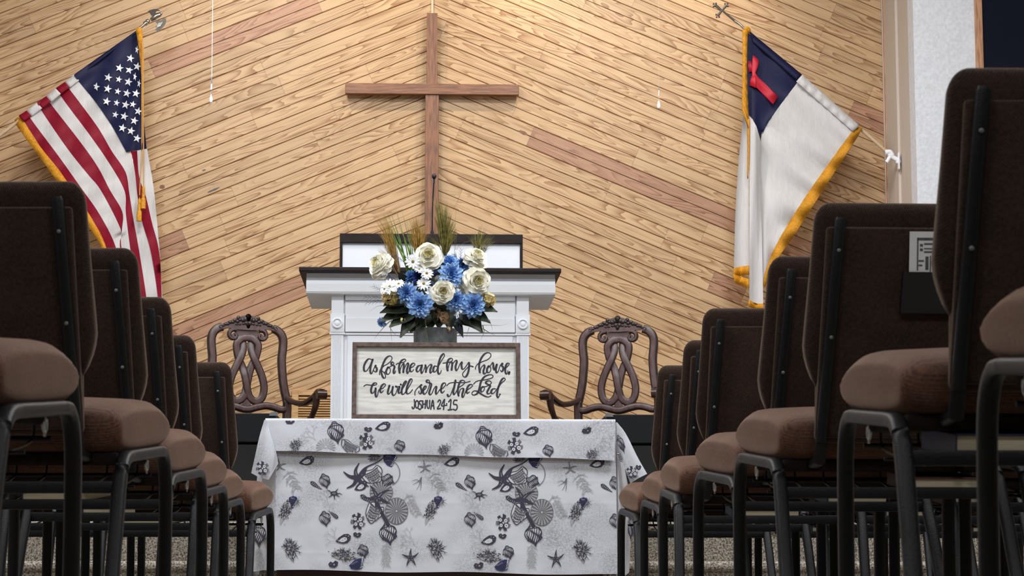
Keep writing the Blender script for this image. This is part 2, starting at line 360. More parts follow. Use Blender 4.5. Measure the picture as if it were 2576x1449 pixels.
def panelled_wall():
    bm = NB(); uvl = bm.loops.layers.uv.new('UVMap'); col = bm.loops.layers.color.new('tone')
    rnd = random.Random(21)
    ANG = math.radians(22.6); W = 0.0677
    def poly(pts, side, tone, off, dep, mi=0):
        if len(pts) < 3: return
        ca, sa = math.cos(ANG), math.sin(ANG) * side
        vs = [bm.verts.new((x, WY - 0.008 + dep(x, z), z)) for x, z in pts]
        if (Vector(vs[1].co) - vs[0].co).length < 1e-7: pass
        try: f = bm.faces.new(vs)
        except ValueError: return
        f.material_index = mi
        for lp in f.loops:
            x, z = lp.vert.co.x, lp.vert.co.z
            lp[uvl].uv = (x * ca + z * sa + off[0], -x * sa + z * ca + off[1]); lp[col] = tone
    # groove line known on the photograph at the middle of the wall; reddish boards where the photo shows them: (start px, end px)
    reds = {1: [((380, 168), (800, 5)), ((430, 830), (775, 700)), ((230, 480), (330, 440)), ((380, 640), (470, 610))],
            -1: [((1332, 345), (1870, 560)), ((1326, 362), (1868, 580)), ((1796, 690), (1870, 722)), ((1785, 715), (1868, 750)), ((1960, 600), (2040, 640)), ((2130, 300), (2228, 340))]}
    for side in (1, -1):
        ca, sa = math.cos(ANG), math.sin(ANG) * side
        p = at(1073.6, 43.5, WY) if side == 1 else at(1102.6, 45.5, WY)
        v_ref = -p.x * sa + p.z * ca
        x0, x1 = (XL, XC) if side == 1 else (XC, XR)
        rl = []
        for a, b in reds[side]:
            A, B = at(*a, WY), at(*b, WY)
            rl.append((min(A.x * ca + A.z * sa, B.x * ca + B.z * sa), max(A.x * ca + A.z * sa, B.x * ca + B.z * sa), ((-A.x * sa + A.z * ca) + (-B.x * sa + B.z * ca)) / 2))
        for k in range(-30, 18):                        # a board = two strips with a groove between
            va, vb = v_ref + (2 * k) * W, v_ref + (2 * k + 2) * W
            cuts = [-8.0]; a = -8 + rnd.uniform(0.2, 1.5)
            while a < 8: cuts.append(a); a += rnd.uniform(0.55, 2.1)
            cuts.append(8.0)
            for (ra, rb, rv) in rl:
                if va <= rv < vb:
                    cuts = [c for c in cuts if not (ra - .1 < c < rb + .1)] + [ra, rb]
            cuts = sorted(cuts)
            for c0, c1 in zip(cuts, cuts[1:]):
                mid = (c0 + c1) / 2; red = 0.0
                for (ra, rb, rv) in rl:
                    if va <= rv < vb and ra - .01 <= mid <= rb + .01: red = 0.9
                if red == 0 and rnd.random() < 0.12: red = rnd.uniform(0.1, 0.35)
                tone = rnd.uniform(0.94, 1.05); off = (rnd.uniform(0, 90), rnd.uniform(0, 90))
                g = 0.0005
                for s in (0, 1):
                    v0, v1 = va + s * W, va + (s + 1) * W
                    gl = (0.0042 if s == 0 else 0.0026); gh = (0.0026 if s == 0 else 0.0042)
                    def band(b0, b1):
                        q = []
                        for (aa, vv) in ((c0 + g, b0), (c1 - g, b0), (c1 - g, b1), (c0 + g, b1)): q.append((aa * ca - vv * sa, aa * sa + vv * ca))
                        q = clip(q, -1, 0, -x0); q = clip(q, 1, 0, x1) if q else q
                        q = clip(q, 0, -1, -(FZ - 0.02)) if q else q
                        for sd in (1, -1):
                            q = clip(q, SL * sd, 1, 5.44 + SL * sd * XC) if q else q
                        return q
                    vof = lambda x, z: -x * sa + z * ca
                    poly(band(v0 + gl, v1 - gh), side, (tone, red, 0, 1), off, lambda x, z: 0.0)
                    poly(band(v0, v0 + gl), side, (tone, red, 0.6, 1), off, lambda x, z: 0.008 * (1 - (vof(x, z) - v0) / gl))
                    poly(band(v1 - gh, v1), side, (tone, red, 0.6, 1), off, lambda x, z: 0.008 * ((vof(x, z) - (v1 - gh)) / gh))
    bmesh.ops.remove_doubles(bm, verts=bm.verts, dist=1e-6)
    # the wall the boards are nailed to
    q = [(XL - .1, 0), (XR + .1, 0), (XR + .1, roof(XR + .1)), (XC, 5.45), (XL - .1, roof(XL - .1))]
    for (kx, ky, kl, kw, ka) in ((513, 428, 5, 2.2, 20), (537, 478, 17, 2.6, 24), (1316, 334, 12, 5, -24), (408, 470, 7, 6, 0)):      # knots and a split
        c = at(kx, ky, WY - .0084); s_ = WY / F; ca, sa = math.cos(math.radians(ka)), math.sin(math.radians(ka)); vs = []
        for k in range(14):
            a, b = kl * math.cos(k * PI / 7), kw * math.sin(k * PI / 7) * (1 if k % 2 else .8); vs.append(bm.verts.new((c.x + (a * ca - b * sa) * s_, WY - .0086, c.z + (a * sa + b * ca) * s_)))
        bm.faces.new(vs[::-1]).material_index = 2 if kw < 4 else 3
    nf = len(bm.faces); prism(bm, q, lambda a, b, d: (a, d, b), WY + 0.003, WY + 0.15, 1)
    bm.faces.ensure_lookup_table()
    return struct('wall_back', bm, [M['pine'], M['table_wood'], M['throne_dark'], M['knot']])
M['knot'] = mat('knot', srgb(140, 88, 56), 0.5, var=0.4, vscale=80)
panelled_wall()

# small knots and a split in the boards, as dark inlays of the wood itself
def gable_wall(name, x0, x1, y0, y1, m, z0=0.0):
    bm = NB(); pts = [(x0, z0), (x1, z0), (x1, roof(x1))]
    if x0 < XC < x1: pts.append((XC, 5.45))
    pts.append((x0, roof(x0))); prism(bm, pts, lambda a, b, d: (a, d, b), y0, y1); return struct(name, bm, m)
gable_wall('wall_front_right', XR, HX, FY, FY + 0.15, M['wall_texture'])
gable_wall('wall_front_left', -HX, XL, FY, FY + 0.15, M['wall_texture'])
gable_wall('wall_rear', -HX, HX, -3.15, -3.0, M['plain_wall'])
for nm, xa, xb in (('wall_return_right', XR, XR + 0.1), ('wall_return_left', XL - 0.1, XL)):
    bm = NB(); box(bm, xa + (.004 if xa > 0 else 0), xb - (.004 if xa < 0 else 0), FY + 0.002, WY + .1, 0, roof(XR)); struct(nm, bm, M['beige_panel'])
for nm, xa, xb in (('wall_right', HX, HX + 0.15), ('wall_left', -HX - 0.15, -HX)):
    bm = NB(); box(bm, xa, xb, -3.15, WY + .2, 0, roof(HX)); struct(nm, bm, M['plain_wall'])
bm = NB(); prism(bm, [(-HX - .2, roof(-HX - .2)), (XC, 5.45), (HX + .2, roof(HX + .2)), (HX + .2, roof(HX + .2) + .12), (XC, 5.57), (-HX - .2, roof(-HX - .2) + .12)], lambda a, b, d: (a, d, b), -3.2, WY + .2)
struct('ceiling', bm, M['ceiling'])
bm = NB(); box(bm, -HX, HX, -3, WY + .1, -0.1, 0); struct('floor', bm, M['carpet'])
# trims
bm = NB(); a, b = at(2452, 20, FY - .02), at(2471, 60, FY - .02)
box(bm, a.x, b.x - .012, FY - .022, FY - .001, 2.2, 4.1, .003); box(bm, b.x - .014, b.x, FY - .03, FY - .001, 2.2, 4.1, .002)
TX = b.x
struct('trim_1', bm, M['trim_wood'])
bm = NB(); box(bm, TX + .001, TX + 1.9, FY - .02, FY - .001, 2.2, 4.0, .002)
tag(obj('wall_panel', bm, M['navy_screen']), 'large dark navy panel edged with wood trim on the white wall', 'panel')
bm = NB(); box(bm, XR - .012, XR + .0035, FY + .45, WY - .01, FZ, roof(XR) - .02); box(bm, XR - .022, XR + .0035, WY - .035, WY - .009, FZ, roof(XR) - .02, .003)
struct('trim_2', bm, M['beige_panel'])
bm = NB(); box(bm, XC - .007, XC + .007, WY - .020, WY - .006, 3.6, 5.42, .002); struct('trim_3', bm, M['tan_strip'])
bm = NB(); box(bm, XR - .018, XR - .0, WY - .06, WY - .034, FZ, roof(XR) - .02, .003); struct('trim_4', bm, M['trim_wood'])

# platform and its carpeted steps
def step(name, y0, z, y1):
    prof = [(y0 + .022, 0), (y0 + .022, z - .047)]
    for k in range(9):
        t = -PI / 2 - PI * k / 8
        prof.append((y0 + .0235 + .0235 * math.cos(t) * 1.0, z - .0235 + .0235 * math.sin(t)))
    prof += [(y1, z), (y1, 0)]
    bm = NB(); prism(bm, prof, lambda a, b, d: (d, a, b), -HX, HX); return struct(name, bm, M['carpet'], 40)
step('step_1', 9.90, 0.179, 10.23); step('step_2', 10.20, 0.358, 10.53); step('floor_platform', 10.50, 0.537, WY)

# ------------------------------------------------------------------ cross on the wall
CB = at(1087, 760, WY - .08)
t = thing('wall_cross', 'tall plain brown wooden cross hung in the middle of the panelled wall', 'cross', (CB.x, WY - .05, CB.z))
T0 = (CB.x, WY - .05, CB.z)
bm = NB(); a, b = at(1074, 32, WY - .09), at(1100, 208, WY - .09); c0, c1 = at(1070, 240, WY - .09), at(1102, 760, WY - .09)
box(bm, a.x, b.x, WY - .086, WY - .034, b.z - .01, a.z, .003)
box(bm, c0.x, c1.x, WY - .078, WY - .034, c1.z, c0.z + .01, .003)
obj('upright', bm, M['cross_wood'], t, world=T0)
bm = NB(); a, b = at(868.5, 208.5, WY - .09), at(1305.5, 239, WY - .09)
box(bm, a.x, b.x, WY - .092, WY - .034, b.z, a.z, .003)
obj('crossbeam', bm, M['crossbeam_wood'], t, world=T0)
bm = NB(); box(bm, CB.x - .012, CB.x + .012, WY - .036, WY - .0075, at(0, 330, WY).z, at(0, 60, WY).z); obj('hanging_batten', bm, M['table_wood'], t, world=T0)

# ------------------------------------------------------------------ louvred vent low on the wall
a, b = at(735, 981, WY - .02), at(862, 1120, WY - .02)
T0 = ((a.x + b.x) / 2, WY - .008, b.z)
t = thing('wall_vent', 'pale wooden louvred vent low on the panelled wall beside the pulpit', 'vent', T0)
bm = NB(); fw = 16 * WY / F
for q in ((a.x, a.x + fw, b.z, a.z), (b.x - fw, b.x, b.z, a.z), (a.x + fw, b.x - fw, a.z - fw * .85, a.z), (a.x + fw, b.x - fw, b.z, b.z + fw)):
    box(bm, q[0], q[1], WY - .034, WY - .0085, q[2], q[3], .0015)
obj('frame', bm, M['vent_wood'], t, world=T0)
bm = NB(); z = a.z - fw * .85 - .008; k = 0
while z > b.z + fw:
    prism(bm, [(WY - .030, z - .012), (WY - .027, z - .012), (WY - .012, z + .002), (WY - .012, z + .005)], lambda p, q, d: (d, p, q), a.x + fw, b.x - fw); z -= .0150
obj('louvres', bm, M['vent_wood'], t, world=T0)
bm = NB(); box(bm, a.x + fw, b.x - fw, WY - .0095, WY - .0085, b.z + fw, a.z - fw * .85); obj('backing', bm, M['black_plastic'], t, world=T0)

# ------------------------------------------------------------------ pulpit
PY = 11.2
def px(x, y=800): return at(x, y, PY).x
def pz(y, Y=PY): return at(1080, y, Y).z
T0 = (at(1083, 800, PY).x, PY + .25, FZ)
t = thing('pulpit', 'wide white panelled pulpit with dark wood ledge standing on the platform', 'pulpit', T0)
PB = PY + .58
xa, xb = px(832), px(1332)
bm = NB(); box(bm, xa + .012, xb - .012, PY + .012, PB, FZ, pz(740))
box(bm, xa - .02, xb + .02, PY - .022, PB, FZ, FZ + .1, .004)
obj('body', bm, M['white_paint'], t, world=T0)
bm = NB(); il, ir = px(868), px(1296)          # frieze with two soft bands, and the flat panel below
box(bm, il, ir, PY - .004, PY + .013, pz(836), pz(800), .003); box(bm, il, ir, PY + .004, PY + .013, pz(800), pz(756), .002)
box(bm, il, ir, PY - .012, PY + .013, pz(756), pz(741), .003); box(bm, il, ir, PY + .002, PY + .013, pz(843), pz(838.5), .001)
obj('frieze', bm, M['white_paint'], t, world=T0)
bm = NB(); box(bm, il + .012, ir - .012, PY + .006, PY + .013, FZ + .1, pz(845), .003); obj('front_panel', bm, M['white_paint'], t, world=T0)
for xl, xr in ((xa, px(866)), (px(1298), xb)):
    bm = NB(); wd = xr - xl
    box(bm, xl + .003, xr - .003, PY - .010, PY + .013, FZ + .1, pz(841), .002)
    nfl = 6
    for k in range(nfl):
        xx = xl + wd * (0.16 + 0.68 * (k + .5) / nfl)
        tube(bm, [(xx, PY - .010, FZ + .16), (xx, PY - .010, pz(846))], wd * .045, .005, 6, ref=(0, 1, 0))
    obj('fluted_pilaster', bm, M['white_paint'], t, world=T0)
    bm = NB(); box(bm, xl - .002, xr + .002, PY - .018, PY + .013, pz(838), pz(794), .003)
    box(bm, xl - .005, xr + .005, PY - .016, PY + .013, pz(843), pz(838.5), .001)
    cx, cz = (xl + xr) / 2, (pz(838) + pz(794)) / 2 + .002
    lathe(bm, [(.026, -.018), (.026, -.026), (.021, -.028), (.018, -.021), (.013, -.021), (.011, -.027), (.004, -.029), (.0005, -.029)], cx, PY, 24, axis='y', cz=cz)
    obj('rosette_block', bm, M['white_paint'], t, smooth=35, world=T0)
    bm = NB(); box(bm, xl + .003, xr - .003, PY - .008, PY + .013, pz(793), pz(741), .002); box(bm, xl - .003, xr + .003, PY - .014, PY + .013, pz(794.5), pz(791), .001)
    obj('pilaster_cap', bm, M['white_paint'], t, world=T0)
# cornice: flat fascia with a crown profile, deep soffit beyond the body
cl, cr = px(770.5), px(1397.5)
cl2, cr2 = at(770.5, 700, PY - .05).x, at(1397, 700, PY - .05).x
bm = NB(); cy = PY - .05
prof = [(cy + .012, pz(740, cy)), (cy + .004, pz(738, cy)), (cy + .004, pz(735.5, cy)), (cy, pz(735, cy)), (cy, pz(715, cy)), (cy + .006, pz(711, cy)), (cy + .016, pz(700, cy)), (cy + .022, pz(696, cy)), (cy + .022, pz(686, cy)), (PB - .02, pz(686, cy)), (PB - .02, pz(740, cy))]
prism(bm, prof, lambda p, q, d: (d, p, q), cl2, cr2)
obj('cornice', bm, M['white_paint'], t, world=T0)
ly = PY - .09; a, b = at(752, 672, ly), at(1412, 675, ly)
bm = NB(); box(bm, a.x, b.x, ly, PB + .03, at(1080, 684.5, ly).z, at(1080, 672.5, ly).z, .006, 3); obj('ledge', bm, M['dark_wood'], t, world=T0)
ry = PY + .12; a, b = at(855, 588, ry), at(1315, 590, ry); z0 = at(1080, 672, ly).z
bm = NB(); box(bm, a.x + .012, b.x - .012, ry + .012, ry + .40, z0, at(0, 600, ry).z)
box(bm, a.x + .0135, b.x - .0135, ry + .004, ry + .013, z0 + .004, at(1080, 622, ry).z, .002)
obj('reading_box', bm, M['white_paint'], t, world=T0)
bm = NB(); box(bm, a.x, b.x, ry - .006, ry + .42, at(0, 605, ry).z, at(1080, 588.5, ry).z, .003)
for s, xx in ((1, a.x), (-1, b.x)):
    x0, x1 = sorted((xx, xx + s * .0128)); box(bm, x0, x1, ry - .004, ry + .42, z0, at(0, 600, ry).z, .002)
obj('reading_box_trim', bm, M['dark_wood'], t, world=T0)

# microphone on the pulpit
my = PY + .2; a, b = at(1087, 584, my), at(1092, 447, my)
T0 = (a.x, my, at(1080, 588.5, ry).z)
t = thing('microphone', 'thin black gooseneck microphone standing on top of the white pulpit', 'microphone', T0)
bm = NB(); lathe(bm, [(.022, T0[2]), (.022, T0[2] + .008), (.009, T0[2] + .014), (.006, T0[2] + .03)], a.x, my, 16); obj('base', bm, M['black_metal'], t, 40, world=T0)
bm = NB(); tube(bm, spline([(a.x, my, T0[2] + .01), (a.x + .002, my, (a.z + b.z) / 2), (b.x, my - .004, b.z)], 8), .0034, seg=8); obj('gooseneck', bm, M['black_metal'], t, 60, world=T0)
bm = NB(); ball(bm, (b.x, my - .006, b.z + .006), .012, (1, 1, 1.25)); tube(bm, [(b.x, my - .004, b.z - .03), (b.x, my - .004, b.z)], .0055); obj('microphone_head', bm, M['black_plastic'], t, 60, world=T0)

# ------------------------------------------------------------------ stage monitors flanking the table
def monitor(x_in, x_out, lab):
    Y = 10.72; zt = at(1100, 1041, Y).z; s = 1 if x_out > x_in else -1
    T0 = ((x_in + x_out) / 2, Y + .15, FZ); t = thing('stage_monitor', lab, 'speaker', T0)
    x0, x1 = sorted((x_in, x_out)); zm = at(1100, 1112, Y).z
    bm = NB(); prism(bm, [(Y, zt - .004), (Y + .004, zt), (Y + .34, zt), (Y + .34, FZ), (Y + .03, FZ), (Y + .03, zm - .01), (Y, zm)], lambda p, q, d: (d, p, q), x0, x1)
    obj('cabinet', bm, M['monitor_body'], t, world=T0)
    bm = NB(); box(bm, x0 + .008, x1 - .008, Y + .012, Y + .034, FZ + .012, zm - .012, .004); obj('grille', bm, M['screen_cloth'], t, world=T0)
    bm = NB(); xi = x_in
    prism(bm, [(0, 0), (.036, 0), (.032, .012), (.024, .017), (0, .019)], lambda p, q, d: (xi + s * (p - .004), d, zt - .012 + q), Y - .004, Y + .03)
    obj('corner_cap', bm, M['monitor_cap'], t, world=T0)
monitor(at(694, 1041, 10.72).x, at(520, 1041, 10.72).x, 'black stage monitor speaker left of the table, in front of one carved chair')
monitor(at(1526, 1041, 10.72).x, at(1720, 1041, 10.72).x, 'black stage monitor speaker between the table and the right block of chairs')
# ------------------------------------------------------------------ carved throne chairs
def make_throne():
    t = thing('throne_chair', '-', 'armchair')
    u = 12.6 / F / 4.528; ux = u / math.cos(math.radians(18))
    z = lambda q: at(1080, 780 + q / 4.528, 12.6).z - FZ
    def pt(x, q, y=0.0): return Vector((x * ux, y, z(q)))
    wd, dk, ar = M['throne_wood'], M['throne_dark'], M['arm_wood']
    for s in (1, -1):
        P = [pt(s * x, q) for x, q in ((282, 212), (330, 232), (375, 275), (397, 340), (396, 430), (384, 560), (392, 700), (403, 810), (422, 920), (443, 1010), (452, 1090))]
        P += [Vector((s * .232, .03, .30)), Vector((s * .235, .09, .12)), Vector((s * .245, .16, 0.0))]
        bm = NB(); Q = spline(P, 5)
        tube(bm, Q, .0240, .016, 12, ref=(0, 1, 0), square=4, mi=1); tube(bm, [p + Vector((0, -.003, 0)) for p in Q], .0168, .0155, 12, ref=(0, 1, 0), square=4.5, mi=0)
        obj('stile', bm, [wd, dk], t, 50)
    bm = NB()      # crest rail with carved leaves
    top = [(-300, 205), (-270, 172), (-225, 150), (-165, 122), (-110, 104), (-60, 82), (0, 74), (60, 82), (110, 104), (165, 122), (225, 150), (270, 172), (300, 205)]
    bot = [(300, 250), (250, 226), (150, 232), (60, 240), (-60, 240), (-150, 232), (-250, 226), (-300, 250)]
    sp2 = lambda L_: [(p.x, p.y) for p in spline([(a, b, 0) for a, b in L_], 4)]
    prism(bm, sp2(top) + sp2(bot), lambda a, b, d: pt(a, b, d), -.016, .018, 0)
    rnd = random.Random(5)
    for s in (1, -1):
        for (x, q, r, e) in ((0, 100, .013, 1.5), (30, 120, .010, 1.4), (60, 130, .010, 1.2), (92, 128, .008, 1.0), (110, 108, .008, 1.5), (120, 148, .009, 1), (150, 138, .010, 1), (172, 158, .008, 1.2), (200, 160, .010, .9), (225, 180, .008, 1), (250, 184, .009, .8), (275, 200, .008, .8), (20, 165, .009, 1.3), (55, 172, .007, 1), (0, 195, .008, 1.6), (130, 182, .007, .8), (95, 180, .007, .8)):
            ball(bm, pt(s * x, q, -.015), r * 1.25, (1.15, .6, e * .9), 8, 6, 1)
        ring = [pt(s * (305 + 16 * math.cos(a)), 212 + 16 * math.sin(a), -.018) for a in [k * PI / 4 for k in range(8)]]
        tube(bm, ring, .003, seg=6, ref=(0, 1, 0), closed=True, mi=1)
    obj('crest_rail', bm, [wd, dk], t, 40)
    bm = NB()      # pierced ribbon splat with volutes
    prism(bm, [(-160, 242), (160, 242), (110, 300), (70, 330), (-70, 330), (-110, 300)], lambda a, b, d: pt(a, b, d), -.006, .012, 0)
    for s in (1, -1):
        sc = [(s * (152 + (70 - 5.6 * k) * math.cos(-1.9 + k * .62)), 303 + (70 - 5.6 * k) * math.sin(-1.9 + k * .62)) for k in range(11)]
        Q = spline([pt(a, b, -.004) for a, b in sc], 4)
        tube(bm, Q, .014, .013, 8, ref=(0, 1, 0), square=3, mi=1, taper=lambda q: 1 - .45 * q); tube(bm, [p + Vector((0, -.005, 0)) for p in Q], .0085, .012, 8, ref=(0, 1, 0), square=2.6, taper=lambda q: 1 - .45 * q)
        tube(bm, [pt(s * 145, 305, -.006), pt(s * 145, 306, .008)], .016, seg=10, ref=(1, 0, 0), mi=0)
    def ribbon(L_, y):
        Q = spline([pt(a, b, y + (c if len(q) > 2 else 0)) for q in L_ for a, b, c in [(q + (0,))[:3]]], 6)
        tube(bm, Q, .0212, .008, 12, ref=(0, 1, 0), square=5, mi=1); tube(bm, [p + Vector((0, -.0022, 0)) for p in Q], .0158, .008, 12, ref=(0, 1, 0), square=5, mi=0)
    for s in (1, -1):      # each ribbon: arch, crossing, teardrop loop and back up behind the arch
        ribbon([(s * 0, 322, .002), (s * 60, 335, 0), (s * 112, 385, -.002), (s * 118, 450, 0), (s * 92, 560, .006), (s * 48, 660, .008), (s * 22, 760, .006 if s > 0 else -.002), (s * 0, 880, .004 if s > 0 else -.004), (-s * 30, 990, 0), (-s * 95, 1045, 0), (-s * 165, 1010, 0), (-s * 192, 900, 0), (-s * 172, 780, -.002), (-s * 120, 650, -.004), (-s * 78, 560, -.004), (-s * 48, 470, .002), (-s * 46, 400, .008), (-s * 60, 350, .012)], 0.0)
    prism(bm, [(-60, 1110), (60, 1110), (35, 1060), (0, 1020), (-35, 1060)], lambda a, b, d: pt(a, b, d), -.006, .012, 0)
    obj('ribbon_splat', bm, [wd, dk], t, 45)
    bm = NB()
    Q = spline([pt(a, b) for a, b in ((-440, 1125), (-370, 1128), (-300, 1105), (-220, 1092), (-130, 1108), (0, 1140), (130, 1108), (220, 1092), (300, 1105), (370, 1128), (440, 1125))], 5)
    tube(bm, Q, .0205, .016, 12, ref=(0, 1, 0), square=4, mi=1); tube(bm, [p + Vector((0, -.003, .001)) for p in Q], .0140, .0155, 12, ref=(0, 1, 0), square=4.5)
    obj('lower_rail', bm, [wd, dk], t, 50)
    za = z(1010)
    for s in (1, -1):
        bm = NB()
        P = [(s * .226, 0, za + .01), (s * .250, -.08, za - .022), (s * .280, -.20, za - .036), (s * .300, -.32, za - .012), (s * .306, -.39, za + .010), (s * .309, -.44, za + .004)]
        tube(bm, spline(P, 6), .019, .017, 10, ref=(0, 0, 1), square=2.6, taper=lambda q: .85 + .35 * q)
        tube(bm, [(s * .283, -.435, za - .006), (s * .335, -.435, za - .006)], .026, seg=14, ref=(0, 0, 1))
        obj('arm', bm, ar, t, 50)
        bm = NB(); tube(bm, spline([(s * .300, -.37, za), (s * .298, -.36, za - .06), (s * .285, -.33, za - .12), (s * .275, -.32, .44)], 5), .020, .020, 10, ref=(0, 1, 0), taper=lambda q: 1.1 - .55 * q if q < .6 else .77 + .4 * (q - .6))
        obj('arm_support', bm, ar, t, 50)
    bm = NB(); vs = box(bm, -.27, .27, -.47, .02, .34, .42, .03, 3)
    for v in vs: v.co.x *= 1 - .16 * (v.co.y + .47) / .49
    obj('seat', bm, M['dark_lining'], t, 50)
    bm = NB(); vs = box(bm, -.285, .285, -.485, .03, .27, .35, .012, 2)
    for v in vs: v.co.x *= 1 - .16 * (v.co.y + .47) / .49
    obj('seat_rail', bm, ar, t, 50)
    for s in (1, -1):
        bm = NB(); tube(bm, spline([(s * .25, -.45, .33), (s * .275, -.475, .26), (s * .262, -.462, .15), (s * .245, -.445, .07), (s * .255, -.465, .015), (s * .26, -.475, 0)], 5), .03, .03, 10, ref=(0, 1, 0), taper=lambda q: 1.1 - .75 * math.sin(min(1, q * 1.15) * PI / 2) + (.5 * max(0, q - .8) / .2))
        obj('leg', bm, ar, t, 50)
    return t

def copy_tree(o, parent=None):
    c = o.copy(); C.objects.link(c)
    if parent is not None: c.parent = parent; c.matrix_parent_inverse = o.matrix_parent_inverse.copy()
    for ch in list(o.children): copy_tree(ch, c)
    return c

th = make_throne()
p = at(620, 1010, 12.6); th.location = (p.x, 12.6, FZ); th.rotation_euler.z = math.radians(18)
tag(th, 'dark carved ribbon-back armchair on the platform, beside the wall vent', 'armchair', 'carved armchairs behind the pulpit')
t2 = copy_tree(th); p = at(1556, 1010, 12.6); t2.location = (p.x, 12.6, FZ); t2.rotation_euler.z = math.radians(-18)
tag(t2, 'dark carved ribbon-back armchair on the platform, on the white-flag side of the pulpit', 'armchair', 'carved armchairs behind the pulpit')

# ------------------------------------------------------------------ church chairs
def make_chair():
    t = thing('church_chair', '-', 'chair')
    sf, bf, mt = M['seat_fabric'], M['back_fabric'], M['black_metal']
    REC = lambda z: (0.87 - z) * 0.17
    bm = NB(); y0, y1 = .12, .585; vs = box(bm, -.5, .5, y0, y1, 0, 1, .0)
    bm.free(); bm = NB()
    # seat: a crowned cushion, waterfall front, wider at the front
    nu, nv = 14, 26; rows = []
    prof = []
    zt = .456; zb = .340
    for k in range(nv):
        a = 2 * PI * k / nv; e = .64
        cx, sy = math.cos(a), math.sin(a)
        prof.append((math.copysign(abs(cx) ** e, cx), math.copysign(abs(sy) ** (.72 if sy > 0 else .5), sy)))
    QS = [0, .25, .5, .7, .82, .87, .915, .95, .975, .99, 1.0]; QS = [-q for q in QS[:0:-1]] + QS
    for q in QS:
        edge = math.sqrt(max(0.0, 1 - (max(0, abs(q) - .82) / .18) ** 2))
        ring = []
        for (cy, cz) in prof:
            y = (y0 + y1) / 2 + cy * (y1 - y0) / 2 * (0.93 + .07 * edge)
            fr = (y - y0) / (y1 - y0)
            h = (zt - zb) / 2 * (.38 + .62 * edge)
            zc = (zt + zb) / 2 + .010 * (1 - q * q) * max(0, cz) + (fr - .6) * .045 - (0.010 * max(0, fr - .75) * 4 if cz > 0 else 0)
            ring.append(bm.verts.new((q * (.232 + .026 * fr), y, zc + cz * h)))
        rows.append(ring)
    for A, B in zip(rows, rows[1:]):
        for j in range(nv): bm.faces.new((A[j], A[(j + 1) % nv], B[(j + 1) % nv], B[j]))
    bm.faces.new(rows[0][::-1]); bm.faces.new(rows[-1])
    obj('seat', bm, sf, t, 180)
    bm = NB(); vs = box(bm, -.222, .222, .14, .52, .318, .345, .006)
    for v in vs: v.co.z += (v.co.y - .4) * .06
    obj('seat_pan', bm, M['dark_lining'], t, 40)
    # backrest: padded shell that narrows below into a tongue behind the seat
    bm = NB(); nz, na = 22, 28; rings = []
    ZS = [.482 + .343 * (k / 16) for k in range(16)] + [.825 + .045 * math.sin(k / 9 * PI / 2) for k in range(10)]
    for z in ZS:
        hw = .166 + .021 * min(1, (.87 - z) / .30)
        if z < .575: hw *= .86 + .14 * math.sin((z - .482) / .093 * PI / 2)
        th_f = .052 + .034 * math.exp(-((z - .575) / .10) ** 2)       # front bulge at the lumbar
        if z > .825:
            q = (z - .825) / .045; s_ = math.sqrt(max(0, 1 - q ** 2.4)); hw -= .034 * (1 - s_); th = s_
        else: th = 1
        if z < .51: th *= .45 + .55 * math.sqrt(max(0, (z - .482) / .028))
        ring = []
        for k in range(na):
            a = 2 * PI * k / na; cx, sy = math.cos(a), math.sin(a)
            x = hw * math.copysign(abs(cx) ** .45, cx); yy = math.copysign(abs(sy) ** .7, sy)
            y = .022 + (yy * th_f * max(th, .05) if yy > 0 else yy * .022 * max(th, .05))
            ring.append(bm.verts.new((x, y + REC(z), z)))
        rings.append(ring)
    for A, B in zip(rings, rings[1:]):
        for j in range(na): bm.faces.new((A[j], A[(j + 1) % na], B[(j + 1) % na], B[j]))
    bm.faces.new(rings[0][::-1]); bm.faces.new(rings[-1])
    vs = box(bm, -.160, .160, .006, .04, .362, .52, .012)
    for v in vs: v.co.y += REC(v.co.z)
    obj('backrest', bm, bf, t, 60)
    bm = NB(); vs = box(bm, -.146, .146, -.010, .01, .372, .815, .006)
    for v in vs: v.co.y += REC(v.co.z); v.co.x *= 1 + .12 * (.815 - v.co.z) / .4
    obj('back_panel', bm, bf, t, 60)
    for s in (1, -1):
        bm = NB()
        P = [(s * (.119 + .028 * (.833 - z) / .38), -.018 + REC(z), z) for z in (.833, .825, .70, .60, .50, .42, .36)]
        tube(bm, P, .0125, .011, 10, ref=(0, 1, 0), square=2.6, taper=lambda q: .75 if q == 0 else 1)
        tube(bm, [P[-1], (s * .156, .080, .322), (s * .160, .15, .318)], .013, .010, 8, ref=(0, .3, 1), square=3)
        for z in (.762, .58):
            ball(bm, (s * (.119 + .028 * (.833 - z) / .38), -.030 + REC(z), z), .0042, (1, .6, 1), 8, 6, 1)
        obj('back_post', bm, [mt, M['monitor_cap']], t, 50)
        fx, rx_ = .2475 * s, .236 * s
        lr = dict(rx=.0145, ry=.0125, seg=12, square=3.4)
        bm = NB(); tube(bm, spline([(fx, .592, 0), (fx, .589, .15), (fx, .584, .245), (fx, .576, .295), (fx, .555, .332), (fx, .52, .351), (fx, .47, .351)], 5), ref=(0, .7, .7), **lr)
        lathe(bm, [(.017, 0), (.017, .02), (.014, .024)], fx, .592, 12); obj('leg', bm, mt, t, 50)
        bm = NB(); tube(bm, [(fx, .475, .3513), ((fx + rx_) / 2, .33, .337), (rx_, .205, .325)], ref=(0, 0, 1), rx=.0145, ry=.0125, seg=12, square=3.4); obj('side_rail', bm, mt, t, 50)
        bm = NB(); tube(bm, spline([(rx_, .21, .3255), (rx_, .155, .316), (rx_ * 1.003, .115, .290), (rx_ * 1.008, .090, .250), (rx_ * 1.02, .055, .18), (rx_ * 1.03, .02, .10), (rx_ * 1.05, -.03, 0)], 5), ref=(0, .7, .7), **lr)
